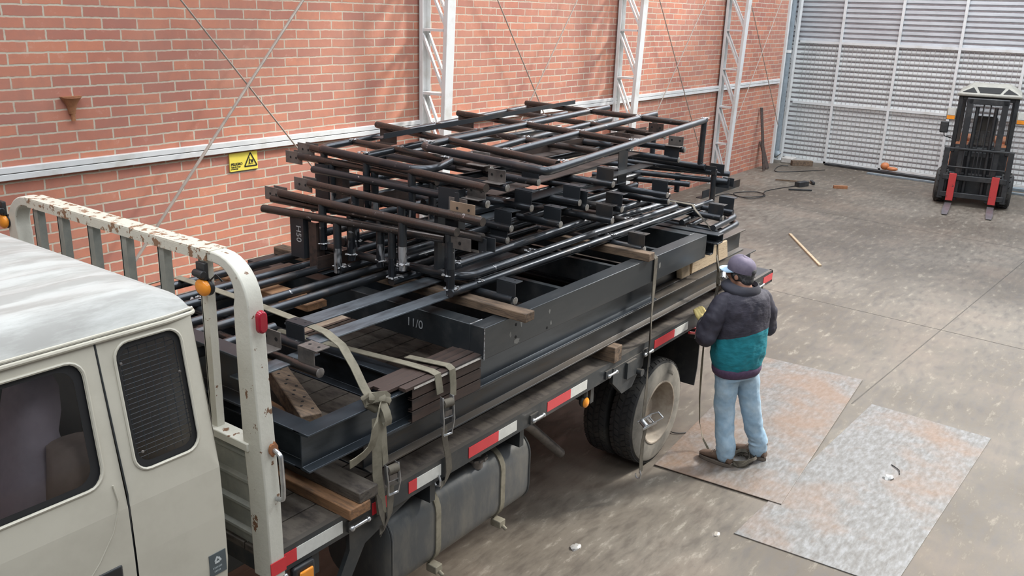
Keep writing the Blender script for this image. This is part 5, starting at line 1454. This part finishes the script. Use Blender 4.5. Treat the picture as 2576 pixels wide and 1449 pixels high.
SH_L = B(-0.19, 0.02, 1.350); SH_R = B(0.19, 0.0, 1.350)
EL_L = B(-0.30, 0.03, 1.09); EL_R = B(0.285, 0.03, 1.10)
WR_L = V((6.10, 2.575, 1.165)); WR_R = B(0.10, 0.26, 1.12)
HAND_L = V((6.14, 2.64, 1.225)); HAND_R = B(0.03, 0.31, 1.14)
HIP_L = B(-0.085, 0, 0.84); HIP_R = B(0.085, 0, 0.84)
KN_L = V((6.140, 2.345, 0.47)); KN_R = V((6.315, 2.205, 0.47))
AN_L = V((6.115, 2.29, 0.10)); AN_R = V((6.375, 2.12, 0.10))
head_c = B(-0.02, 0.045, 1.545)
def limb(b, pts, rs, seg=14):
    """smooth tapered limb with a ball at each joint"""
    b.tube(pts, rs, seg)
    for p, r in zip(pts, rs): b.ball(p, r * 0.99, seg=12)
def voxel(o, size, smooth=4, fac=0.6):
    m = o.modifiers.new('remesh', 'REMESH'); m.mode = 'VOXEL'; m.voxel_size = size; m.use_smooth_shade = True
    s = o.modifiers.new('smooth', 'SMOOTH'); s.iterations = smooth; s.factor = fac
# hand: palm, four bent fingers, thumb
def hand(b, wrist, palm_dir, curl_n, side, k=1.0, fat=1.0):
    """palm_dir = from wrist to knuckles, curl_n = the way the fingers curl, side = towards the thumb"""
    w = V(wrist); d = V(palm_dir).normalized(); n = V(curl_n); n = (n - d * n.dot(d)).normalized(); s = V(side); s = (s - d * s.dot(d) - n * s.dot(n)).normalized()
    for u in (-0.030, -0.010, 0.010, 0.030):
        limb(b, [w + s * u * 0.6, w + d * 0.045 * k + s * u, w + d * 0.088 * k + s * u * 1.05], [0.017 * fat, 0.0165 * fat, 0.0125 * fat], 10)
    for u, L, r in ((0.032, 0.92, 0.0100), (0.011, 1.0, 0.0105), (-0.011, 0.94, 0.0100), (-0.031, 0.76, 0.0088)):
        k0 = w + d * 0.088 * k + s * u
        k1 = k0 + (d * 0.75 + n * 0.65).normalized() * 0.042 * L * k
        k2 = k1 + (d * -0.25 + n * 0.97).normalized() * 0.030 * L * k
        k3 = k2 + (d * -0.95 + n * 0.25).normalized() * 0.022 * L * k
        limb(b, [k0, k1, k2, k3], [r * 1.12 * fat, r * fat, r * 0.93 * fat, r * 0.8 * fat], 10)
    t0 = w + d * 0.022 * k + s * 0.030 + n * 0.005
    t1 = t0 + (s * 0.75 + d * 0.6 + n * 0.25).normalized() * 0.038 * k
    t2 = t1 + (d * 0.75 + n * 0.6).normalized() * 0.030 * k
    t3 = t2 + (d * 0.35 + n * 0.7 - s * 0.6).normalized() * 0.022 * k
    limb(b, [t0, t1, t2, t3], [0.0145 * fat, 0.0125 * fat, 0.0110 * fat, 0.009 * fat], 10)
# body: one continuous surface
b = MB()
b.loft([ring_at(B(0, 0, 0.80), .14, .10), ring_at(B(0, 0, 0.95), .15, .105), ring_at(B(0, 0.01, 1.15), .155, .11), ring_at(B(0, 0.01, 1.32), .175, .105), ring_at(B(0, 0.0, 1.40), .13, .08), ring_at(B(-0.01, 0.01, 1.46), .06, .06), ring_at(head_c + V((0, 0, -0.04)) - FW * 0.02, .055, .062)])
HD = (FW * 0.93 - RT * 0.37).normalized(); HR = V((HD.y, -HD.x, 0))           # head turned a little to his left
rot = Matrix((HR, HD, V((0, 0, 1)))).transposed()
b.ball(head_c + V((0, 0, 0.025)), .074, .094, .100, 20, rot)                     # skull
b.ball(head_c + HD * 0.032 + V((0, 0, -0.045)), .054, .058, .060, 16, rot)       # jaw
b.ball(head_c + HD * 0.080 + V((0, 0, -0.080)), .022, .018, .020, 10, rot)       # chin
b.tube([head_c + HD * 0.088 + V((0, 0, 0.015)), head_c + HD * 0.112 + V((0, 0, -0.022)), head_c + HD * 0.092 + V((0, 0, -0.034))], [.009, .015, .012], 10)   # nose
for s in (-1, 1):
    b.ball(head_c + HR * s * 0.075 + HD * -0.004 + V((0, 0, -0.005)), .010, .020, .032, 12, rot)   # ears
    b.ball(head_c + HR * s * 0.034 + HD * 0.078 + V((0, 0, -0.012)), .024, .018, .017, 10, rot)    # cheeks
    b.ball(head_c + HR * s * 0.030 + HD * 0.082 + V((0, 0, 0.030)), .026, .012, .010, 10, rot)     # brows
b.ball(head_c + HD * 0.090 + V((0, 0, -0.054)), .024, .010, .007, 10, rot)       # lips
for S_, E_, W_ in ((SH_L, EL_L, WR_L), (SH_R, EL_R, WR_R)):
    limb(b, [S_, E_, W_], [.052, .041, .027])
for H_, K_, A_ in ((HIP_L, KN_L, AN_L), (HIP_R, KN_R, AN_R)):
    limb(b, [H_, K_, A_], [.078, .055, .036])
    d = (FW if A_ is AN_R else (V((0.05, 0.16, 0)).normalized()))
    limb(b, [A_, A_ + d * 0.11 + V((0, 0, -0.055))], [.036, .028])
dL = (HAND_L - WR_L).normalized(); dR = (HAND_R - WR_R).normalized()
hand(b, WR_L, dL, V((0.6, 0.2, -0.7)), V((0.3, 0.2, 0.9)), 1.0, 0.82)
hand(b, WR_R, dR, V((-0.5, 0.2, -0.7)), V((0, 0, 1)), 1.0, 0.82)
o = b.build('body', M['skin'], man); voxel(o, 0.007, 2, 0.5)
for s in (-1, 1):
    b = MB(); b.ball(head_c + HR * s * 0.030 + HD * 0.086 + V((0, 0, 0.014)), .010, seg=10); e = b.build('eye', simple('eye_white_%d' % s, (0.7, 0.68, 0.65), 0.3), man)
    b = MB(); b.ball(head_c + HR * s * 0.030 + HD * 0.095 + V((0, 0, 0.014)), .004, seg=8); b.build('iris', M['black'], e)
# gloves
for W_, d, n, s in ((WR_L, dL, V((0.6, 0.2, -0.7)), V((0.3, 0.2, 0.9))), (WR_R, dR, V((-0.5, 0.2, -0.7)), V((0, 0, 1)))):
    b = MB(); hand(b, W_, d, n, s, 1.0, 1.14); limb(b, [W_ - d * 0.03, W_ + d * 0.02], [.032, .030])
    g = b.build('glove', M['glove'], man); voxel(g, 0.0045, 2, 0.5)
# hair under the cap
b = MB()
b.ball(head_c + HD * -0.012 + V((0, 0, 0.020)), .083, .098, .092, 20, rot)
b.ball(head_c + HD * -0.052 + V((0, 0, -0.030)), .068, .052, .052, 16, rot)
for s in (-1, 1): b.ball(head_c + HR * s * 0.070 + HD * 0.004 + V((0, 0, 0.012)), .014, .030, .030, 12, rot)
hr = b.build('hair', M['hair'], man); voxel(hr, 0.007, 3, 0.5)
hr.modifiers.new('sub', 'SUBSURF').render_levels = 0
# cut the hair away from the face: the face sits further forward, so no boolean is needed
# cap: crown, band, brim, back opening strap
b = MB(); cc = head_c + V((0, 0, 0.060)) - HD * 0.002
rings = []
for zz, f in ((-0.030, 1.0), (-0.01, 1.015), (0.015, 1.0), (0.035, 0.94), (0.053, 0.83), (0.068, 0.66), (0.078, 0.44), (0.083, 0.20), (0.084, 0.03)):
    rings.append(ring_at(cc + V((0, 0, zz)) - HD * (0.006 * zz / 0.08), .090 * f, .107 * f, 28, tilt=0.012, rt=HR, fw=HD, pw=2.1))
b.loft(rings); cap = b.build('cap', M['cap'], man, sharp=70)
b = MB(); n = 14; top = []; 
for k in range(n + 1):
    a = math.pi * k / n
    r0 = HR * 0.086 * math.cos(a) + HD * 0.100 * math.sin(a) * 0.8
    r1 = HR * 0.090 * math.cos(a) + HD * (0.072 + 0.105 * math.sin(a))
    top.append((cc + r0 + V((0, 0, -0.022 + 0.010 * math.sin(a))), cc + r1 + V((0, 0, -0.040 + 0.010 * math.sin(a)))))
vs = [p for q in top for p in q] + [p + V((0, 0, -0.005)) for q in top for p in q]; m_ = 2 * (n + 1)
b.add(vs, [(2 * i, 2 * i + 1, 2 * i + 3, 2 * i + 2) for i in range(n)] + [(m_ + 2 * i, m_ + 2 * i + 2, m_ + 2 * i + 3, m_ + 2 * i + 1) for i in range(n)] + [(2 * i + 1, m_ + 2 * i + 1, m_ + 2 * i + 3, 2 * i + 3) for i in range(n)])
b.build('brim', M['brim'], cap)
b = MB(); b.ball(cc + V((0, 0, 0.086)), .008, .008, .005, 10); b.build('button', M['cap'], cap)
b = MB(); b.ball(cc - HD * 0.094 + V((0, 0, -0.020)), .036, .022, .026, 14, rot); b.build('back_opening', M['hair'], cap)
# jacket: torso and sleeves grown together
b = MB()
b.loft([ring_at(B(0, 0.0, 0.800), .190, .135, 28), ring_at(B(0, 0.0, 0.84), .205, .150, 28), ring_at(B(0, 0.0, 0.93), .222, .162, 28), ring_at(B(0, 0.005, 1.05), .222, .165, 28), ring_at(B(0, 0.005, 1.18), .222, .160, 28),
        ring_at(B(0, 0.0, 1.30), .228, .148, 28), ring_at(B(0, 0, 1.375), .215, .125, 28), ring_at(B(0, 0.005, 1.43), .155, .100, 28), ring_at(B(-0.005, 0.01, 1.455), .090, .082, 28)])
for S_, s_ in ((SH_L, 1), (SH_R, -1)): b.ball(S_ + RT * 0.045 * s_, .088, seg=14)
jk = b.build('jacket', M['jacket'], man); voxel(jk, 0.010, 8, 0.6)
sleeves = []
for S_, E_, W_, d_, s_ in ((SH_L, EL_L, WR_L, dL, 1), (SH_R, EL_R, WR_R, dR, -1)):
    b = MB(); limb(b, [S_ + RT * 0.035 * s_, lerp(S_, E_, .5) - RT * 0.008 * s_, E_, lerp(E_, W_, .5), W_ - d_ * 0.012], [.088, .088, .085, .068, .046], 20)
    sl = b.build('sleeve', M['sleeve'], jk); voxel(sl, 0.009, 6, 0.6); sleeves.append(sl)
dt = bpy.data.textures.new('cloth_folds', 'CLOUDS'); dt.noise_scale = 0.11; dt.noise_depth = 2
for q_ in [jk] + sleeves:
    dm = q_.modifiers.new('folds', 'DISPLACE'); dm.texture = dt; dm.strength = 0.030; dm.mid_level = 0.5
# standing collar
b = MB()
rings = [ring_at(B(-0.005, 0.01, 1.405), .135, .105, 28, tilt=.01), ring_at(B(-0.020, 0.025, 1.435), .150, .130, 28, tilt=.012), ring_at(B(-0.022, 0.030, 1.462), .145, .132, 28, tilt=.015), ring_at(B(-0.014, 0.020, 1.485), .118, .112, 28, tilt=.015), ring_at(B(-0.008, 0.012, 1.492), .098, .098, 28, tilt=.012), ring_at(B(-0.008, 0.012, 1.46), .085, .085, 28)]
b.loft(rings, caps=False); b.build('collar', simple('black_collar', (0.03, 0.03, 0.042), 0.8, bmp=0.2), jk, sharp=70)
# ribbed hem
b = MB()
b.loft([ring_at(B(0, 0.0, 0.755), .178, .126, 28), ring_at(B(0, 0.0, 0.77), .190, .138, 28), ring_at(B(0, 0.0, 0.80), .200, .146, 28), ring_at(B(0, 0.0, 0.828), .202, .148, 28), ring_at(B(0, 0.0, 0.84), .190, .136, 28)])
b.build('hem', M['hem'], jk, sharp=70)
# jeans
b = MB()
b.loft([ring_at(B(0, -0.005, 0.60 + 0.13), .165, .118, 24), ring_at(B(0, -0.005, 0.80), .170, .120, 24), ring_at(B(0, 0, 0.86), .16, .112, 24)])
for H_, K_, A_ in ((HIP_L, KN_L, AN_L), (HIP_R, KN_R, AN_R)):
    limb(b, [H_ + V((0, 0, -0.02)), lerp(H_, K_, .45), K_, lerp(K_, A_, .55), A_ + V((0, 0, 0.07)), A_ + V((0, 0, 0.00))], [.096, .092, .080, .076, .075, .073], 18)
    for zz, rr in ((0.06, 0.079), (0.105, 0.077), (0.15, 0.0775)):
        p = lerp(A_, K_, zz / 0.40); b.tube([p + V((0, 0, -0.010)), p, p + V((0, 0, 0.010))], [.066, rr, .066], 18)
jn = b.build('jeans', M['denim'], man); voxel(jn, 0.009, 4, 0.5)
dm = jn.modifiers.new('folds', 'DISPLACE'); dm.texture = dt; dm.strength = 0.022; dm.mid_level = 0.5
# boots
def boot(heel, toe, nm='boot'):
    h = V((heel[0], heel[1], 0)); tt = V((toe[0], toe[1], 0)); d = (tt - h).normalized(); L = (tt - h).length; s = V((d.y, -d.x, 0))
    b = MB(); rings = []
    for u, hw, h0, h1 in ((0.0, .030, .030, .070), (0.05, .037, .026, .105), (0.20, .040, .026, .120), (0.40, .042, .026, .110), (0.60, .048, .026, .082), (0.80, .050, .026, .068), (0.93, .042, .026, .056), (1.0, .022, .030, .044)):
        c = h + d * L * u
        rings.append([c + s * hw * math.cos(a) + V((0, 0, 0.014 + (h0 + h1) / 2 + (h1 - h0) / 2 * math.sin(a))) for a in [2 * math.pi * k / 16 for k in range(16)]])
    b.loft(rings); b.tube([h + d * L * 0.18 + V((0, 0, 0.09)), h + d * L * 0.16 + V((0, 0, 0.17))], [.045, .046], 16)
    bt = b.build(nm, M['boot'], man, sharp=80)
    b = MB(); n_ = 12; out_ = []
    for k in range(n_):
        a = 2 * math.pi * k / n_
        u = 0.5 + 0.53 * math.cos(a); w_ = (.048 + .010 * math.cos(a)) * math.copysign(abs(math.sin(a)) ** 0.6, math.sin(a))
        out_.append(h + d * L * u + s * w_)
    b.add([p + V((0, 0, 0.0145)) for p in out_] + [p + V((0, 0, 0.044)) for p in out_], [tuple(range(n_))[::-1], tuple(range(n_, 2 * n_))] + [(i, (i + 1) % n_, n_ + (i + 1) % n_, n_ + i) for i in range(n_)])
    b.build('sole', M['sole'], bt, bevel=0.004)
    b = MB()
    for k in range(4):
        c = h + d * L * (0.40 + 0.07 * k) + V((0, 0, 0.132 - 0.010 * k)); b.tube([c - s * 0.022, c + V((0, 0, 0.004)), c + s * 0.022], 0.003, 6)
    b.build('laces', M['sole'], bt)
boot((6.095, 2.225), (6.130, 2.50)); boot((6.375, 2.05), (6.395, 2.325))

# ---------------------------------------------------------------- forklift, facing the camera
fkd = V((-0.999, 0.04, 0)).normalized()                # the way the forks point
fkd = V((-1.0, -0.135, 0)).normalized()
fo = V((19.0, 2.80, 0))                                # middle of the fork carriage on the floor
fs = V((fkd.y, -fkd.x, 0)); fs = fs if fs.y < 0 else -fs   # to the right in the picture
def F(f, r, z): return fo + fkd * f + fs * r + V((0, 0, z))
FL = thing('forklift', 'black and orange forklift with red forks facing the camera before the far wall', 'forklift', (fo.x + 0.9, fo.y, 0))
def fbar(b, f0, f1, r0, r1, z0, z1):
    ps = [F(f, r, z) for f in (f0, f1) for r in (r0, r1) for z in (z0, z1)]
    b.add(ps, [(0, 1, 3, 2), (4, 6, 7, 5), (0, 4, 5, 1), (2, 3, 7, 6), (0, 2, 6, 4), (1, 5, 7, 3)])
def fpart(name, mat, boxes, parent=None, bevel=0.01):
    b = MB()
    for q in boxes: fbar(b, *q)
    return b.build(name, mat, parent or FL, bevel=bevel)
for r in (-0.37, 0.37):
    fk = fpart('fork', M['fork_red'], [(0.06, 0.11, r - .065, r + .065, 0.10, 0.63)], bevel=0.006)
    b = MB(); ps = []
    b.add([F(0.06, r - .06, .04), F(0.06, r + .06, .04), F(0.11, r + .065, .12), F(0.11, r - .065, .12), F(0.9, r - .06, .012), F(0.9, r + .06, .012), F(1.16, r + .045, .012), F(1.16, r - .045, .012),
           F(0.9, r - .06, .045), F(0.9, r + .06, .045), F(1.16, r + .045, .022), F(1.16, r - .045, .022), F(0.11, r - .06, .06), F(0.11, r + .06, .06)],
          [(0, 1, 5, 4), (4, 5, 6, 7), (12, 13, 9, 8), (8, 9, 10, 11), (0, 12, 8, 4), (1, 5, 9, 13), (5, 6, 10, 9), (4, 8, 11, 7), (6, 7, 11, 10), (0, 1, 13, 12)])
    b.build('blade', M['fork_grey'], fk)
fpart('carriage', M['fork_black'], [(0.0, 0.06, -0.56, 0.56, 0.16, 0.26), (0.0, 0.06, -0.56, 0.56, 0.50, 0.60), (-0.02, 0.05, -0.60, -0.50, 0.12, 1.12), (-0.02, 0.05, 0.50, 0.60, 0.12, 1.12)])
fpart('load_guard', M['fork_black'], [(0.0, 0.04, -0.60, 0.60, 1.08, 1.12), (0.02, 0.05, -0.50, 0.50, 0.74, 0.765)] + [(0.0, 0.03, r - .012, r + .012, 0.6, 1.1) for r in (-0.25, 0.0, 0.25)])
for r in (-0.30, 0.30):
    fpart('mast_rail', M['fork_black'], [(-0.14, 0.0, r - .055, r + .055, 0.10, 2.05)])
for r in (-0.16, 0.16):
    b = MB(); b.tube([F(-0.10, r, 0.2), F(-0.10, r, 1.9)], 0.035, 12); b.build('lift_cylinder', M['fork_black'], FL)
fpart('mast_crosshead', M['fork_black'], [(-0.14, 0.0, -0.36, 0.36, 1.95, 2.06)])
fpart('mast_crossbar', M['fork_black'], [(-0.16, -0.10, -0.30, 0.30, 0.95, 1.05)])
for r in (-0.06, 0.06):
    b = MB(); b.tube([F(-0.05, r, 1.97), F(-0.03, r, 1.0), F(0.0, r, 0.5)], 0.012, 8); b.build('chain', M['fork_black'], FL)
fpart('body', M['fork_orange'], [(-2.30, -0.55, -0.52, 0.52, 0.35, 1.05), (-2.45, -1.85, -0.50, 0.50, 0.30, 1.15)], bevel=0.06)
fpart('dashboard', M['fork_black'], [(-0.62, -0.30, -0.50, 0.50, 0.45, 1.12), (-0.40, -0.20, -0.54, 0.54, 0.20, 0.62)], bevel=0.03)
cabf = fpart('cab_crossbar', M['fork_black'], [(-0.36, -0.30, -0.52, 0.52, 2.0, 2.08)], bevel=0.01)
for q in ((-0.36, -0.28, -0.52, -0.44, 1.0, 2.08), (-0.36, -0.28, 0.44, 0.52, 1.0, 2.08), (-1.75, -1.67, -0.50, -0.42, 1.0, 2.06), (-1.75, -1.67, 0.42, 0.50, 1.0, 2.06)):
    fpart('cab_pillar', M['fork_black'], [q])
b = MB(); fbar(b, -0.335, -0.33, -0.44, 0.44, 1.10, 2.0); b.build('windscreen', M['glass'], cabf)
b = MB(); fbar(b, -1.70, -1.695, -0.42, 0.42, 1.10, 2.0); b.build('rear_glass', M['glass'], cabf)
b = MB()
lo = [F(f, r, 2.08) for f, r in ((-0.20, -.55), (-0.20, .55), (-1.80, .55), (-1.80, -.55))]; l2 = [p + V((0, 0, 0.05)) for p in lo]; hi = [F(f, r, 2.27) for f, r in ((-0.55, -.34), (-0.55, .34), (-1.60, .34), (-1.60, -.34))]
b.add(lo + l2 + hi, [(3, 2, 1, 0)] + [(i, (i + 1) % 4, 4 + (i + 1) % 4, 4 + i) for i in range(4)] + [(4 + i, 4 + (i + 1) % 4, 8 + (i + 1) % 4, 8 + i) for i in range(4)] + [(8, 9, 10, 11)])
rf = b.build('roof', M['fork_beige'], FL, bevel=0.015)
b = MB()
for tri in (((-.48, 2.15), (-.22, 2.15), (-.30, 2.235)), ((-.17, 2.15), (.17, 2.15), (.24, 2.245), (-.24, 2.245)), ((.22, 2.15), (.48, 2.15), (.30, 2.235))):
    ps = []
    for r, z in tri:
        u = (z - 2.13) / 0.14; ps.append(F(-0.20 - 0.35 * u + 0.006, r, z + 0.004))
    b.add(ps, [tuple(range(len(ps)))])
b.build('roof_opening', M['hole'], rf)
for r in (-0.60, 0.60):
    hl = fpart('headlamp', M['fork_beige'], [(-0.30, -0.18, r - .085, r + .085, 1.62, 1.84)], bevel=0.02)
    fpart('lens', M['whitetape'], [(-0.18, -0.172, r - .065, r + .065, 1.71, 1.83)], hl, 0)
    fpart('indicator', M['amber'], [(-0.18, -0.17, r - .07, r + .07, 1.63, 1.70)], hl, 0.004)
    b = MB(); b.tube([F(-0.32, r * 0.85, 1.75), F(-0.25, r, 1.75)], 0.015, 8); b.build('arm', M['fork_black'], hl)
b = MB(); b.tube([F(-0.32, -0.52, 1.25), F(-0.20, -0.66, 1.30), F(-0.20, -0.68, 1.40)], 0.010, 8); mi = b.build('mirror_arm', M['fork_black'], FL)
fpart('mirror', M['fork_black'], [(-0.22, -0.18, -0.76, -0.61, 1.36, 1.58)], mi, 0.02)
# driver seat, wheel
fpart('driver_seat', M['black'], [(-1.45, -0.95, -0.24, 0.24, 1.02, 1.14), (-1.55, -1.42, -0.22, 0.22, 1.10, 1.62)], bevel=0.05)
b = MB(); c = F(-0.75, 0, 1.33); b.tube([c + fs * 0.17 * math.cos(a) + (fkd * -0.5 + V((0, 0, 0.85))).normalized().cross(fs) * 0.17 * math.sin(a) for a in [2 * math.pi * k / 20 for k in range(20)]], 0.013, 8, closed=True)
b.tube([F(-0.62, 0, 1.08), c], 0.02, 8); b.build('steering_wheel', M['black'], FL)
# wheels
def fwheel(f, r, R_, W):
    b = MB(); n = 28; rings = []
    for o, rr in ((-.5, .55), (-.5, .85), (-.38, 1.0), (.38, 1.0), (.5, .85), (.5, .55)):
        rings.append([F(f + R_ * rr * math.cos(a), r + o * W, R_ + R_ * rr * math.sin(a)) for a in [2 * math.pi * k / n for k in range(n)]])
    b.loft(rings)
    for k in range(18):
        a = 2 * math.pi * k / 18
        for s in (-1, 1):
            p = F(f + R_ * 1.01 * math.cos(a), r + s * W * .25, R_ + R_ * 1.01 * math.sin(a)); q = F(f + R_ * 1.01 * math.cos(a + .16), r + s * W * .02, R_ + R_ * 1.01 * math.sin(a + .16))
            b.bar(p, q, 0.03, 0.035, up=(p - F(f, r + s * W * .25, R_)))
    w = b.build('wheel', M['rubber'], FL, sharp=50)
    b = MB(); rings = []
    for o, rr in ((-.42, .56), (-.2, .5), (.2, .5), (.42, .56)):
        rings.append([F(f + R_ * rr * math.cos(a), r + o * W, R_ + R_ * rr * math.sin(a)) for a in [2 * math.pi * k / 20 for k in range(20)]])
    b.loft(rings); b.build('hub', M['fork_beige'], w)
for r in (-0.56, 0.56): fwheel(-0.35, r, 0.33, 0.24)
for r in (-0.46, 0.46): fwheel(-1.95, r, 0.27, 0.20)
